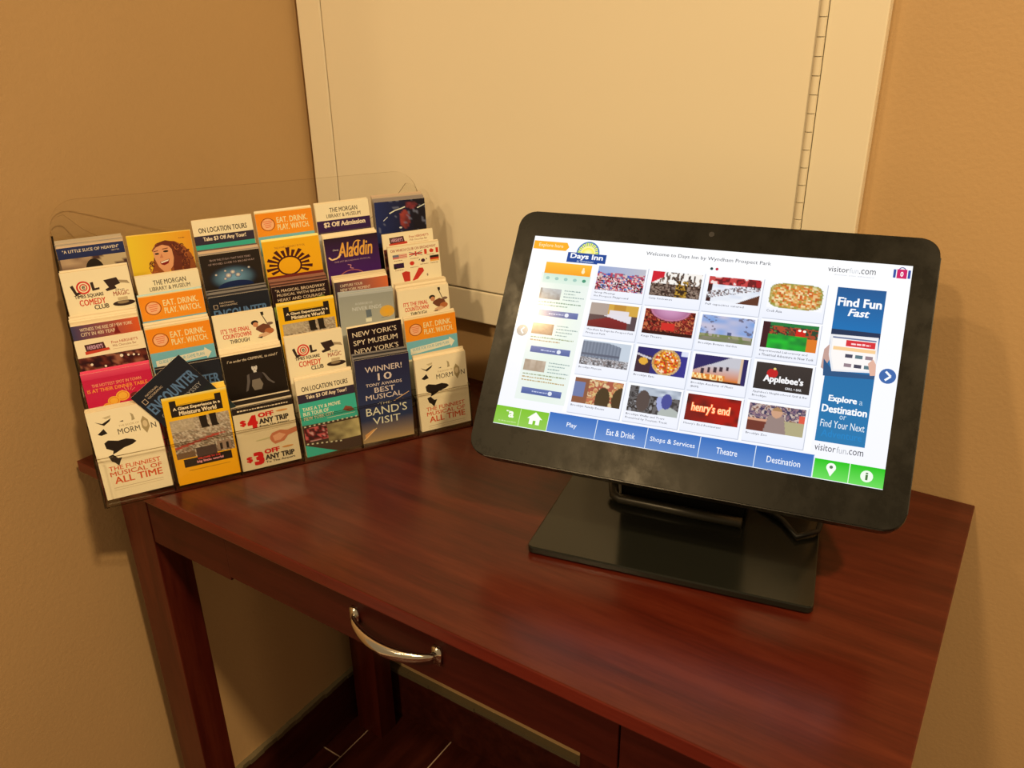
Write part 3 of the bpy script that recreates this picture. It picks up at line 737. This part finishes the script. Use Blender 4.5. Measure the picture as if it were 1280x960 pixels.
def d_lol(p):                     # cream with target-shaped O, two top hats
    bg(p, CRM); B = (.035, .02, .02)
    p.poly([(.10, .27), (.145, .25), (.18, .40), (.25, .385), (.26, .43), (.155, .46)], B)
    p.ell(.29, .32, .105, .125, H(206, 40, 30)); p.ell(.29, .32, .08, .095, CRM); p.ell(.29, .32, .06, .072, H(206, 40, 30)); p.ell(.29, .32, .042, .052, CRM); p.text('e', .268, .285, .315, .355, B, .03)
    p.poly([(.40, .24), (.445, .235), (.45, .36), (.52, .35), (.52, .39), (.41, .405)], B)
    p.text('TIMES SQUARE', .13, .45, .56, .53, B, .02); p.text('COMEDY', .18, .55, .57, .67, RED, .015); p.text('CLUB', .38, .68, .60, .77, B, .02)
    p.poly([(.60, .23), (.80, .205), (.84, .33), (.75, .36), (.77, .42), (.62, .45), (.60, .41), (.66, .38)], B)
    p.poly([(.82, .26), (.95, .29), (1.0 - .02, .36), (.90, .33), (.84, .32)], (.4, .34, .24))
    p.text('the', .74, .43, .88, .465, B); p.text('MAGIC', .70, .475, .94, .565, (.35, .06, .03), .01)
    p.ell(.83, .72, .17, .055, B); p.ell(.82, .70, .09, .03, (.3, .24, .16)); p.rect(.75, .60, .90, .66, (.6, .52, .38))
def d_loc(p):                     # cream header, dark strip, teal block, film strip
    bg(p, H(60, 168, 130)); p.rect(0, 0, 1, .315, CRM); p.rect(0, .315, 1, .50, H(52, 40, 50))
    p.text('ON LOCATION TOURS', .09, .155, .90, .26, INK, .012); p.text('Take $3 Off Any Tour!', .14, .345, .86, .45, (.86, .8, .72), .02)
    p.text('TAKE A TV & MOVIE', .05, .60, .72, .68, H(220, 224, 160), .02); p.text('BUS TOUR OF', .05, .70, .50, .78, H(220, 224, 160), .02); p.text('NEW YORK CITY', .05, .80, .58, .88, H(220, 224, 160), .02)
    p.line([(.45, .92), (.95, .92)], .008, H(220, 224, 160)); p.poly([(.74, .82), (.80, .74), (.90, .78), (.95, .86), (.86, .88)], (.25, .08, .05))
    p.poly([(0, .98), (1, 1.02), (1, 1.52), (.55, 1.56), (0, 1.42)], H(70, 50, 34))
    p.grid(.02, 1.05, .42, 1.36, 12, 8, lambda u, v: pick([H(214, 150, 130), H(120, 30, 30), H(60, 26, 22), H(206, 90, 80)], vn(u*6, v*5, 2)))
    p.grid(.42, 1.06, 1, 1.46, 14, 10, lambda u, v: mixc(H(90, 72, 44), H(220, 196, 120), vn(u*7, v*5, 5)*.5+.55*(u-.3)))
    for i in range(12): p.rect(.03+.083*i, 1.0, .065+.083*i, 1.03, H(206, 190, 140))
    for i in range(8): p.rect(.03+.083*i, 1.385+.012*i, .065+.083*i, 1.415+.012*i, H(206, 190, 140))
def d_morgan(p):                  # cream and purple admission coupon
    bg(p, H(196, 180, 150)); p.rect(0, 0, 1, .36, CRM); p.rect(0, .36, 1, .60, H(52, 24, 62))
    p.text('THE MORGAN', .26, .10, .78, .20, INK, .008); p.text('LIBRARY & MUSEUM', .19, .23, .83, .31, INK, .004)
    p.text('$2 Off Admission', .12, .40, .90, .52, (.86, .8, .74), .03)
    p.rect(0, .6, 1, .64, H(70, 50, 60))
def d_heaven(p):
    bg(p, H(90, 66, 46)); p.rect(0, 0, 1, .20, H(36, 44, 76), H(30, 38, 70)); p.text('"A LITTLE SLICE OF HEAVEN"', .08, .045, .92, .10, (.8, .76, .7), .01); p.text('NEW YORK', .8, .12, .92, .145, (.7, .66, .6), .0, res=1)
    p.grid(.02, .20, 1, .9, 24, 16, lambda u, v: mixc(H(186, 150, 104), H(120, 88, 62), vn(u*8, v*8, 3)) if u < .48 else mixc(H(72, 44, 36), H(206, 176, 120), (vn(u*4, v*11, 8) > .6)*.8))
    p.ell(.50, .46, .14, .22, K_); p.ell(.52, .56, .09, .15, H(206, 150, 110))
def d_woman(p):                   # yellow, laughing woman with long brown hair
    bg(p, YEL)
    p.grid(0, 0, 1, 1, 6, 6, lambda u, v: mixc(H(232, 190, 40), H(226, 140, 30), u*.9))
    HR = H(104, 44, 24); H2 = H(146, 74, 30)
    p.poly([(.36, .42), (.32, .60), (.26, .74), (.30, .86), (.44, .84), (.50, .6)], H2)
    p.poly([(.34, .30), (.42, .18), (.55, .14), (.72, .16), (.86, .26), (.96, .42), (1.0, .62), (1, .84), (.60, .86), (.58, .5)], H2)
    p.poly([(.44, .17), (.58, .13), (.74, .18), (.86, .34), (.92, .56), (.88, .8), (.66, .84), (.62, .5)], HR)
    rr = random.Random(4)
    for i in range(60):
        t = rr.random(); a = rr.uniform(-.4, 1.2) if t > .3 else 0
        x, y = (.74+.22*math.cos(a*2.2)*rr.uniform(.3, 1), .50-.32*math.sin(a*2.2)*rr.uniform(.3, 1)) if t > .3 else (rr.uniform(.28, .40), rr.uniform(.45, .84))
        p.ring(x, y, .04, .045, .016, pick([HR, H2, H(170, 92, 40), H(84, 34, 20)], rr.random()), rr.uniform(0, 180), rr.uniform(200, 360), 6)
    p.poly([(.355, .32), (.40, .22), (.50, .185), (.60, .21), (.66, .30), (.67, .46), (.64, .60), (.56, .70), (.48, .70), (.41, .60), (.37, .46)], H(222, 150, 92))
    p.poly([(.36, .30), (.42, .20), (.54, .165), (.64, .2), (.70, .34), (.62, .24), (.52, .205), (.42, .24)], HR)
    p.ell(.415, .36, .035, .016, K_); p.ell(.56, .33, .042, .018, K_); p.line([(.37, .315), (.44, .305)], .014, HR); p.line([(.51, .285), (.60, .275)], .014, HR)
    p.poly([(.45, .44), (.485, .36), (.505, .44)], H(196, 118, 72))
    p.poly([(.44, .51), (.52, .49), (.60, .47), (.57, .55), (.50, .58), (.455, .56)], H(130, 20, 20)); p.poly([(.45, .515), (.52, .495), (.59, .48), (.57, .51), (.50, .53), (.46, .54)], H(240, 225, 200))
    p.greek(.80, .10, .90, .12, (.4, .18, .04), 1)
def d_hersh(p):                   # cream coupon with small brown bar, dark photo with lamps
    bg(p, H(70, 28, 20)); p.rect(0, 0, 1, .33, CRM)
    p.poly([(.13, .09), (.41, .08), (.43, .22), (.14, .23)], H(70, 30, 28)); p.text("HERSHEY'S", .165, .11, .39, .19, H(200, 150, 150), .02); p.poly([(.12, .22), (.47, .20), (.48, .25), (.12, .28)], H(196, 60, 36))
    p.text("Free HERSHEY'S", .52, .09, .91, .145, H(176, 66, 36), .01); p.text('Milk Chocolate Bar', .53, .165, .88, .21, H(150, 80, 46), .0)
    p.line([(.52, .25), (.9, .25)], .006, H(196, 150, 100))
    p.grid(0, .335, 1, .95, 22, 12, lambda u, v: pick([H(64, 22, 20), H(100, 40, 26), H(44, 14, 16), H(150, 90, 60), H(80, 30, 24)], vn(u*12, v*9, 3)))
    for x, y, r in ((.62, .40, .025), (.72, .41, .018), (.80, .42, .018), (.87, .44, .014), (.17, .48, .02), (.36, .55, .018)): p.ell(x, y, r, r*1.2, H(252, 226, 170))
def d_witness(p):                 # dusk gradient strip
    bg(p, H(60, 50, 70)); p.hrect(0, 0, .55, .5, H(62, 56, 76), H(150, 74, 60)); p.hrect(.55, 0, 1, .5, H(150, 74, 60), H(216, 86, 30))
    p.text('WITNESS THE RISE OF NEW YORK', .12, .06, .90, .125, (.8, .72, .62), .01); p.text('CITY IN 400 YEARS', .12, .15, .66, .22, (.8, .72, .62), .01)
    p.poly([(.63, .16), (.66, .06), (.68, .2), (.70, .26), (.6, .26)], H(120, 30, 24))
def d_capture(p):
    bg(p, H(60, 50, 60)); p.hrect(0, 0, .5, .4, H(56, 46, 50), H(150, 84, 62)); p.hrect(.5, 0, 1, .4, H(150, 84, 62), H(214, 104, 50))
    p.text('CAPTURE YOUR', .10, .06, .52, .12, (.8, .72, .62), .01); p.text('NEW YORK MOMENT', .10, .15, .66, .215, (.8, .72, .62), .01)
def d_pink(p):                    # crimson with orange capitals and lemon slices
    bg(p, H(196, 28, 60)); p.rect(0, 0, 1, .12, H(222, 70, 88), H(206, 44, 72)); O = H(250, 150, 90)
    p.text('THE HOTTEST SPOT IN TOWN', .12, .22, .84, .28, O, .01); p.text('IS AT THEIR DINNER TABLE', .04, .31, .92, .38, H(250, 140, 50), .015)
    for x, y, r in ((.52, .53, .10), (.38, .60, .09), (.28, .70, .08), (.2, .78, .06)): p.ell(x, y, r, r, H(246, 170, 50)); p.ring(x, y, r*.8, r*.8, .012, H(214, 120, 30))
    p.ell(.70, .56, .07, .06, H(110, 30, 30))
    for i in range(5): a = math.radians(40+25*i); p.line([(.62+.06*math.cos(a), .5-.06*math.sin(a)), (.62+.13*math.cos(a), .5-.13*math.sin(a))], .008, O)
def d_enc(p):                     # near-black with big blue-grey capitals
    bg(p, H(26, 28, 32)); p.ring(.10, .20, .05, .06, .012, H(190, 160, 120), 45, 405, 4)
    p.text('NATIONAL', .17, .12, .42, .155, H(190, 160, 120), .01); p.text('GEOGRAPHIC', .17, .175, .46, .21, H(190, 160, 120), .01)
    p.text('ENCOUNTER', .05, .27, .95, .47, H(84, 110, 130), .02); p.text('OCEAN ODYSSEY', .10, .53, .9, .60, H(150, 140, 120), .0)
    p.grid(0, .66, 1, 1.5, 8, 8, lambda u, v: mixc(H(26, 30, 30), H(50, 76, 60), vn(u*4, v*4, 3)*v*1.5))
def d_glow(p):                    # black with a pale blue burst of light
    bg(p, K_)
    def g(u, v):
        d = math.hypot((u-.5)/.42, (v-.55)/.42); c = mixc(H(120, 160, 190), H(14, 18, 34), d)
        return mixc(c, K_, (d-.75)*3)
    p.grid(.02, .18, .98, .78, 26, 16, g)
    for x, y, r in ((.5, .40, .05), (.42, .46, .06), (.58, .47, .05), (.36, .52, .03)): p.ell(x, y, r, r, H(60, 90, 120), col2=H(238, 236, 210))
    for x, y in ((.22, .42), (.78, .35), (.38, .36), (.66, .40)): p.ell(x, y, .025, .025, H(70, 80, 100), col2=H(240, 230, 220), n=10)
    p.ell(.52, .70, .30, .12, H(20, 34, 66), 0, 180)
    p.text('FROM THE STUDIO THAT MADE YEARS', .16, .10, .84, .14, H(170, 140, 120), .0, res=1); p.text('OF MOVIES COME TO BROADWAY', .12, .18, .9, .22, H(170, 140, 120), .0, res=1)
def d_final(p):                   # cream with red capitals and a guitarist
    bg(p, CRM)
    p.text("IT'S THE FINAL", .09, .27, .57, .365, RED, .015); p.text('COUNTDOWN!', .11, .385, .58, .48, RED, .015); p.text('THROUGH', .21, .505, .53, .59, INK, .015)
    p.ell(.66, .24, .06, .05, K_); p.ell(.67, .28, .045, .05, H(200, 130, 80)); p.line([(.88, .34), (.80, .10)], .014, K_); p.poly([(.78, .04), (.83, .04), (.83, .11), (.79, .11)], K_)
    p.poly([(.68, .33), (.80, .28), (.90, .33), (.93, .43), (.84, .50), (.74, .46), (.66, .38)], H(110, 60, 36)); p.ell(.91, .30, .055, .03, H(120, 90, 66)); p.ell(.88, .45, .08, .06, H(176, 100, 50))
    p.poly([(.70, .50), (.82, .46), (.90, .52), (.78, .56), (.68, .56)], H(210, 160, 110)); p.poly([(.66, .55), (.76, .54), (.74, .58)], K_)
def d_mono(p):                    # black with the pale head and arms of a dancer
    bg(p, (.012, .008, .007)); p.text("I' m under the CRIMINAL, to mind I'", .08, .10, .92, .165, (.66, .6, .52), .01, .3)
    SK = H(206, 190, 160); p.ell(.50, .33, .048, .07, SK); p.ell(.50, .275, .05, .03, K_); p.ell(.485, .32, .008, .006, K_); p.ell(.52, .32, .008, .006, K_); p.line([(.49, .365), (.515, .365)], .008, H(110, 30, 30))
    p.rect(.475, .38, .525, .44, SK)
    G1 = H(92, 80, 68); G2 = H(60, 50, 42)
    p.poly([(.40, .44), (.475, .43), (.525, .43), (.62, .46), (.60, .56), (.56, .60), (.42, .58)], H(40, 30, 26)); p.poly([(.43, .58), (.56, .57), (.60, .70), (.56, .80), (.44, .80), (.41, .70)], H(120, 104, 80))
    p.poly([(.36, .46), (.40, .44), (.395, .60), (.34, .78), (.30, .80), (.345, .6)], G1); p.poly([(.61, .45), (.65, .48), (.73, .64), (.80, .72), (.77, .73), (.68, .64)], G1)
def d_trip(p):                    # cream coupon with two red dollar amounts
    bg(p, H(216, 190, 134)); p.rect(0, 0, 1, .12, K_); p.greek(.08, .05, .92, .075, (.7, .64, .55), 2)
    A = H(196, 26, 20)
    for y, n, t in ((.0, '4', 'From The Airport'), (.70, '3', 'To The Airport')):
        p.text('$', .09, .24+y, .19, .36+y, A, .06); p.text(n, .21, .18+y, .38, .43+y, A, .08); p.text('OFF', .40, .16+y, .66, .25+y, A, .06)
        p.text('ANY TRIP', .40, .27+y, .90, .37+y, INK, .04); p.text(t, .40, .39+y, .90, .44+y, INK, .02); p.ell(.80, .19+y, .10, .018, H(196, 130, 60)); p.line([(.12, .50+y), (.9, .50+y)], .005, H(170, 140, 90))
    p.poly([(.52, .66), (.58, .58), (.72, .55), (.84, .58), (1, .55), (1, .64), (.84, .68), (.76, .77), (.60, .80), (.55, .74)], H(190, 110, 66)); p.poly([(.58, .64), (.70, .60), (.8, .66), (.70, .74), (.60, .74)], H(216, 150, 100))
    p.poly([(.30, .66), (.53, .64), (.54, .67), (.30, .68)], H(190, 170, 110))
    p.rect(0, 1.30, 1, 1.62, K_); p.greek(.08, 1.335, .92, 1.36, (.7, .64, .55), 3)
def d_stripes(p):                 # yellow with dark brown fan of strokes (plain stand-in)
    bg(p, H(238, 168, 16), H(232, 150, 10)); D = H(70, 18, 16)
    p.text('THE AWARD WINNING MUSICAL', .20, .12, .74, .16, (.35, .14, .03), .0, res=1)
    for i in range(15):
        a = math.radians(-25+i*16.4); r0, r1 = .20, .36+.05*(i % 2)
        cx, cy = .42, .50
        p.poly([(cx+r0*math.cos(a-.08), cy-r0*.85*math.sin(a-.08)), (cx+r1*math.cos(a-.10), cy-r1*.85*math.sin(a-.10)), (cx+r1*math.cos(a+.08), cy-r1*.85*math.sin(a+.08)), (cx+r0*math.cos(a+.08), cy-r0*.85*math.sin(a+.08))], D)
    p.ring(.42, .50, .22, .19, .03, D); p.rect(0, .67, 1, 1.5, H(120, 40, 30))
def d_magic(p):
    bg(p, H(34, 14, 14)); c = (.70, .60, .50)
    p.text('"A MAGICAL BROADWAY', .06, .06, .94, .125, c, .012); p.text('MUSICAL WITH BRAINS,', .08, .155, .94, .22, c, .012); p.text('HEART AND COURAGE."', .08, .25, .92, .315, c, .012)
    p.poly([(0, .42), (.3, .38), (.34, .6), (0, .7)], H(130, 140, 50)); p.poly([(.6, .36), (.9, .3), (.95, .6), (.62, .6)], H(110, 120, 44))
def d_purple(p):                  # dark purple with flowing gold title
    bg(p, H(40, 18, 30)); p.rect(0, .02, 1, 1.0, H(42, 20, 34), H(76, 26, 92)); Gd = H(226, 158, 60)
    p.text('Disney', .14, .24, .25, .285, H(226, 200, 190), .0, .3); p.text('Aladdin', .22, .12, .88, .44, Gd, .012, .3); p.line([(.05, .40), (.10, .46), (.2, .44), (.28, .36)], .03, H(240, 190, 120))
    p.ring(.62, .26, .11, .16, .02, Gd, 60, 260, 12); p.text('THE HIT BROADWAY MUSICAL', .14, .50, .82, .535, H(180, 140, 130), .0, res=1)
    p.line([(.38, .60), (.44, .62), (.42, .68), (.48, .70)], .015, H(200, 130, 120)); p.ring(.44, .92, .26, .2, .018, H(180, 100, 80), 20, 160, 16); p.ring(.42, .96, .16, .14, .012, H(150, 70, 80), 10, 170, 12)
def d_grey(p):                    # misty grey-beige with a small figure and yellow disc
    bg(p, H(150, 146, 124), H(190, 180, 140)); p.rect(0, 0, 1, .06, H(176, 172, 150)); c = H(196, 190, 166)
    p.text('AN EVENING BEYOND', .28, .22, .60, .27, c, .0, res=1); p.text('NEVER ENDS', .22, .31, .76, .39, c, .012)
    p.poly([(.46, .40), (.56, .39), (.57, .55), (.47, .56)], H(100, 106, 100)); p.rect(.45, .58, .56, .66, H(226, 216, 180)); p.ell(.86, .48, .14, .13, H(214, 160, 60), col2=H(230, 160, 30)); p.line([(.74, .61), (.88, .59)], .01, H(120, 110, 90))
def d_spy(p):                     # black with rows of wide white capitals
    bg(p, H(28, 14, 18)); c = (.80, .74, .66)
    for i in range(5):
        p.text("NEW YORK'S" if i % 2 == 0 else 'SPY MUSEUM', .08, .10+.185*i, .90, .21+.185*i, c, .006)
def d_band(p):                    # navy award leaflet
    bg(p, H(34, 34, 54), H(40, 48, 70)); p.grid(0, 0, 1, 1.6, 2, 8, lambda u, v: mixc(H(38, 34, 54), mixc(H(44, 56, 80), H(176, 140, 84), (v-.8)*5), v*1.1)); c = H(216, 190, 160)
    p.text('WINNER!', .18, .16, .86, .27, c, .006); p.text('10', .40, .31, .66, .45, c, .012); p.text('TONY AWARDS', .17, .49, .84, .55, c, .004)
    p.text('BEST', .32, .58, .70, .68, c, .01); p.text('MUSICAL', .15, .71, .83, .81, c, .006)
    w = H(226, 222, 210); p.text('·THE·', .36, .88, .62, .93, w); p.text("BAND'S", .13, .96, .90, 1.12, w, .004); p.text('VISIT', .24, 1.17, .76, 1.31, w, .004)
    p.line([(.08, 1.50), (.26, 1.40)], .035, H(214, 150, 80)); p.line([(.05, 1.52), (.30, 1.38)], .014, H(236, 190, 120))
    p.line([(.66, .90), (.96, .76)], .014, H(206, 160, 100))
def d_blue(p):                    # dark blue, streaks of light, faint red patches
    bg(p, H(24, 22, 34))
    def g(u, v):
        c = mixc(H(30, 40, 78), H(22, 18, 26), u*1.3)
        if ((u-.58)/.1)**2+((v-.42)/.2)**2 < 1: c = mixc(H(160, 60, 48), H(90, 36, 36), vn(u*20, v*16, 2))
        if ((u-.72)/.12)**2+((v-.12)/.08)**2 < 1: c = mixc(H(140, 50, 50), H(60, 30, 34), vn(u*16, v*12, 4))
        return mixc(c, H(120, 120, 130), (vn(u*18, v*14, 6) > .84)*.6)
    p.grid(0, 0, 1, 1, 30, 26, g)
    p.line([(.28, .27), (.40, .21), (.52, .18), (.60, .15)], .025, H(216, 206, 190)); p.line([(.15, .42), (.24, .34)], .015, H(190, 186, 190)); p.line([(.84, .20), (1, .13)], .022, H(206, 200, 196)); p.ell(.48, .60, .03, .02, H(200, 190, 180))
def d_flags(p):                   # cream with little flags and two red boots
    bg(p, CRM); p.text('ON WHICH CLUB ON BROADWAY', .05, .05, .94, .11, (.35, .05, .03), .01)
    p.rect(.08, .17, .36, .26, H(206, 110, 90)); p.rect(.08, .17, .20, .22, H(110, 110, 110))
    for i in range(3): p.line([(.2, .185+.03*i), (.36, .185+.03*i)], .008, CRM)
    p.rect(.40, .15, .66, .25, CRM); p.line([(.40, .20), (.66, .20)], .03, RED); p.line([(.53, .15), (.53, .25)], .03, RED); p.line([(.40, .15), (.66, .25)], .012, (.2, .1, .2)); p.line([(.40, .25), (.66, .15)], .012, (.2, .1, .2))
    p.rect(.70, .13, .75, .24, RED); p.rect(.93, .13, .98, .24, RED); p.poly([(.80, .17), (.84, .13), (.89, .17), (.87, .22), (.82, .22)], RED)
    p.rect(.08, .36, .28, .47, H(50, 24, 50)); p.ell(.11, .45, .03, .03, K_); p.ell(.44, .40, .045, .045, H(206, 50, 30)); p.ell(.66, .37, .04, .04, H(60, 20, 40)); p.line([(.60, .33), (.58, .36)], .014, K_); p.line([(.72, .33), (.74, .36)], .014, K_)
    p.rect(.80, .29, 1 - .02, .34, K_); p.rect(.80, .34, .98, .38, H(186, 50, 20)); p.rect(.80, .38, .98, .42, H(230, 160, 70))
    for x, y in ((.1, .29), (.42, .29), (.74, .25), (.10, .50), (.40, .48), (.60, .44), (.80, .445)): p.greek(x, y, x+.16, y+.018, (.4, .3, .2), 3)
    p.poly([(.22, .58), (.30, .55), (.38, .58), (.37, .80), (.26, .82)], H(190, 50, 34)); p.poly([(.56, .52), (.64, .53), (.66, .60), (.52, .76), (.40, .80)], H(196, 50, 34))
    p.ell(.72, .70, .015, .03, (.3, .25, .2))

# (column, tier): (drawing, left-top px, right-top px, pile thickness mm, pile tone, label)
L0 = [
 (0,5,d_heaven,(67.8,312.5),(155,300),9,'mix','navy-topped leaflet with a dark-haired head, top pocket of the leftmost column'),
 (0,4,d_lol,(75,344),(157.5,329.5),3,'cream','cream comedy club leaflet with top hats in the leftmost column'),
 (0,3,d_witness,(88,410.6),(171.7,394),11,'cream','dusk blue to orange strip leaflet under the comedy one, leftmost column'),
 (0,2,d_hersh,(94.4,428),(177,413.3),1,'cream','cream chocolate bar coupon with a photo of lamps, leftmost column'),
 (0,1,d_pink,(102.3,470),(184,453),4,'red','crimson leaflet with orange capitals and lemon slices'),
 (0,0,d_show,(108.2,518.3),(190,500.5),5,'cream','cream leaflet with black leap shape and red capitals, bottom left pocket'),
 (1,5,d_woman,(159,296),(236,288),2,'yellow','yellow leaflet with a laughing long-haired woman'),
 (1,4,d_morgan,(168,349),(247.5,335),2,'cream','cream and purple admission coupon below the yellow laughing woman'),
 (1,3,d_eat,(172.5,372),(251,359),2,'teal','upper of the two orange eat and drink coupons in the second column'),
 (1,2,d_eat,(182,413),(259.7,397),7,'cream','lower of the two orange eat and drink coupons in the second column'),
 (1,1,d_enc,(195,462),(273,448),3,'dark','upright near-black leaflet behind the crooked one, second column'),
 (1,0,d_mini,(200,499.5),(283,483.7),6,'yellow','yellow-bordered leaflet with gravel and boots photo, bottom of second column'),
 (2,5,d_loc,(240,277),(312,267.8),2,'cream','cream tour coupon with dark strip, top pocket of third column'),
 (2,4,d_glow,(247,321),(324.5,310),7,'mix','black leaflet with a pale blue burst of light'),
 (2,3,d_enc,(260.5,373.6),(334,361),9,'dark','near-black leaflet with grey-blue capitals in the middle of third column'),
 (2,2,d_final,(264,398.6),(337.8,384.5),2,'cream','cream guitarist leaflet with red capitals in third column'),
 (2,1,d_mono,(275,448),(351,432),9,'cream','black leaflet with a pale-faced dancer'),
 (2,0,d_trip,(288,512.5),(363.7,497),9,'bw','cream coupon with two big red dollar amounts, bottom of third column'),
 (3,5,d_eat,(318,267),(387,258.4),3,'cream','orange eat and drink coupon in the very top row, fourth column'),
 (3,4,d_stripes,(324.5,303.8),(396.4,293.6),3,'yellow','yellow leaflet with a fan of dark brown strokes'),
 (3,3,d_magic,(337.8,360),(410.5,349.4),10,'brown','dark maroon leaflet with three lines of pale capitals'),
 (3,2,d_mini,(344,382),(412.8,371),2,'yellow','yellow-bordered leaflet with black title box in fourth column, mostly covered'),
 (3,1,d_lol,(353.4,422.8),(421.4,411),2,'cream','cream comedy club leaflet with top hats in fourth column'),
 (3,0,d_loc,(368.3,477.5),(439.5,461.7),5,'cream','cream and teal tour leaflet with film strip, bottom of fourth column'),
 (4,5,d_morgan,(393,257.6),(459,247),3,'cream','cream and purple admission coupon in the very top row'),
 (4,4,d_purple,(404.8,299.4),(470.4,290.4),7,'cream','dark purple leaflet with a flowing gold title'),
 (4,3,d_capture,(416,354),(486,343.6),9,'cream','brown to orange strip leaflet below the purple one'),
 (4,2,d_grey,(421,368.7),(493,360),3,'grey','misty grey leaflet with a small figure and yellow disc'),
 (4,1,d_spy,(432,411.8),(502.5,398.7),2,'cream','black leaflet with rows of wide white capitals'),
 (4,0,d_band,(439,451.7),(513.3,440),8,'dark','navy award leaflet with pale capitals, bottom of fifth column'),
 (5,5,d_blue,(466,253.5),(534,247),10,'mix','dark blue leaflet with light streaks, top right pocket'),
 (5,4,d_hersh,(481,293.7),(544,284.6),1,'cream','cream chocolate bar coupon in the rightmost column'),
 (5,3,d_flags,(484,312.5),(548,299.4),3,'cream','cream leaflet with small flags and two red boots'),
 (5,2,d_final,(495,365),(562.4,354.4),11,'cream','cream guitarist leaflet with red capitals in the rightmost column'),
 (5,1,d_eat,(503.7,400.5),(569.6,388.5),4,'cream','orange coupon with a teal arrow strip in the rightmost column'),
 (5,0,d_show,(520,451),(586,437),6,'cream','cream leaflet with black leap shape and red capitals, bottom right pocket'),
]
TONES = {'cream': [(.80, .73, .58), (.72, .64, .49), (.86, .80, .66)], 'mix': [(.5, .45, .38), (.12, .10, .12), (.30, .28, .30), (.62, .5, .4)], 'red': [H(222, 70, 88), H(200, 50, 70)],
 'yellow': [H(250, 215, 120), H(240, 190, 70)], 'teal': [H(190, 200, 170), H(150, 190, 180)], 'dark': [H(60, 54, 50), H(30, 28, 28), H(130, 116, 96)], 'bw': [(.8, .75, .66), K_, (.6, .55, .46), K_],
 'brown': [H(110, 60, 40), H(70, 40, 30), H(150, 96, 66)], 'grey': [H(176, 172, 150), H(150, 146, 124)]}
def px_ray(x, y):
    return (_r*((x-640)/FPX)+_d*((y-480)/FPX)+_f)
def on_face(x, y, k):
    nn = RN+ZUP*RT; p0 = RO-RN*(RB*k+EX); d = px_ray(x, y); t = (p0-CAM).dot(nn)/d.dot(nn); r = CAM+d*t-RO
    return r.dot(RU), r.z
ln = ZUP*1.0-RN*RT; ln.normalize(); out = RU.cross(ln)   # leaflet's up, leaflet's outward normal
def leaflet(draw, org, ux, uy, w, h, t, label, cat='leaflet', group=None, sq=1):
    """org: top left corner of the front face"""
    oz = ux.cross(uy); root = empty('leaflet', tuple(org+ux*w/2-uy*h), label, cat, group)
    M = Matrix(((ux.x, uy.x, oz.x, org.x), (ux.y, uy.y, oz.y, org.y), (ux.z, uy.z, oz.z, org.z), (0, 0, 0, 1)))
    M = Matrix.Translation(-root.location) @ M
    bm = bmesh.new(); add_box(bm, 0, w, -h, 0, -t, 0, M); obj('paper', bm, MAT['paper'], root)
    p = Print(); draw(p); p.v = [(x, y if y > 1.5 else y*sq, z) for x, y, z in p.v]
    # keep the print inside the sheet
    ym = h/w; p.v = [(min(max(x, 0), 1), min(y, ym), z) for x, y, z in p.v]
    pr = p.build('printing', MAT['print'], root, w, M, lift=.000002, base=.00001)
    return root
MAT['paper'] = plain('plain_paper', (.80, .74, .62), .6)
for c, k, draw, tl, tr, pile, tone, label in L0:
    EX = .0034 if (c, k) == (0, 0) else 0
    (u0, z0), (u1, z1) = on_face(*tl, k), on_face(*tr, k)
    uc = min(max((u0+u1)/2, (c+.5)*RP-.0014), (c+.5)*RP+.0014); zt = (z0+z1)/2; roll = max(-.02, min(.02, (z1-z0)/RW))
    w = RW; zb = fz(k)+.0012; h = zt-zb-abs(roll)*w/2
    ux = (RU*math.cos(roll)+ln*math.sin(roll)); uy = (ln*math.cos(roll)-RU*math.sin(roll))
    org = rp(uc, fd(k, zt)+EX, zt)-ux*w/2
    leaflet(draw, org, ux, uy, w, h, .0005, label, group='leaflets in the acrylic rack', sq=.96 if k == 0 and draw is not d_loc else (.85 if draw not in (d_stripes, d_woman, d_heaven) else .93))
    # sheets stacked behind the front one
    n = max(2, int(pile/.9)); bm = bmesh.new(); r = random.Random(c*10+k); cols = []
    for i in range(n):
        t0 = .0008+pile*.001*i/n; dt = pile*.001/n*.85; dz = pile*.00085*(i+.3)/n+r.uniform(-.0007, .0004); du = r.uniform(-.0006, .0006)
        a = rp(uc, fd(k, zt)+EX+(.0030 if (c, k) == (1, 0) else 0), zt)+ux*du+uy*dz
        oz = ux.cross(uy)
        M = Matrix(((ux.x, uy.x, oz.x, a.x), (ux.y, uy.y, oz.y, a.y), (ux.z, uy.z, oz.z, a.z), (0, 0, 0, 1)))
        add_box(bm, -w/2, w/2, -(h+dz)+.0005, 0, -t0-dt, -t0, M); cc = pick(TONES[tone], r.random()); cols += [cc]*8
    me = bpy.data.meshes.new('leaflet_pile'); bm.to_mesh(me); bm.free(); at = me.color_attributes.new('Col', 'FLOAT_COLOR', 'POINT')
    for i, cc in enumerate(cols): at.data[i].color = (*cc, 1)
    me.materials.append(MAT['sheets'])
    tag(link(bpy.data.objects.new('leaflet_pile', me)), 'spares behind the '+label, 'leaflets', group='stacks of spare leaflets', kind='stuff')
# the crooked leaflet leaning across the two bottom left pockets
def tilted():
    def pt(x, y, a):
        nn = RN+ZUP*RT; p0 = RO-RN*a; d = px_ray(x, y); t = (p0-CAM).dot(nn)/d.dot(nn); return CAM+d*t
    a = .0018
    A, B_ = pt(163, 498, a), pt(217.5, 448.5, a)
    ux = (B_-A).normalized(); nrm_ = (RN+ZUP*RT+RU*.0).normalized(); uy = nrm_.cross(ux).normalized()
    leaflet(d_enc, A, ux, uy, .0666, .084, .0005, 'near-black leaflet lying crooked across the bottom two left pockets', group='leaflets in the acrylic rack')
tilted()
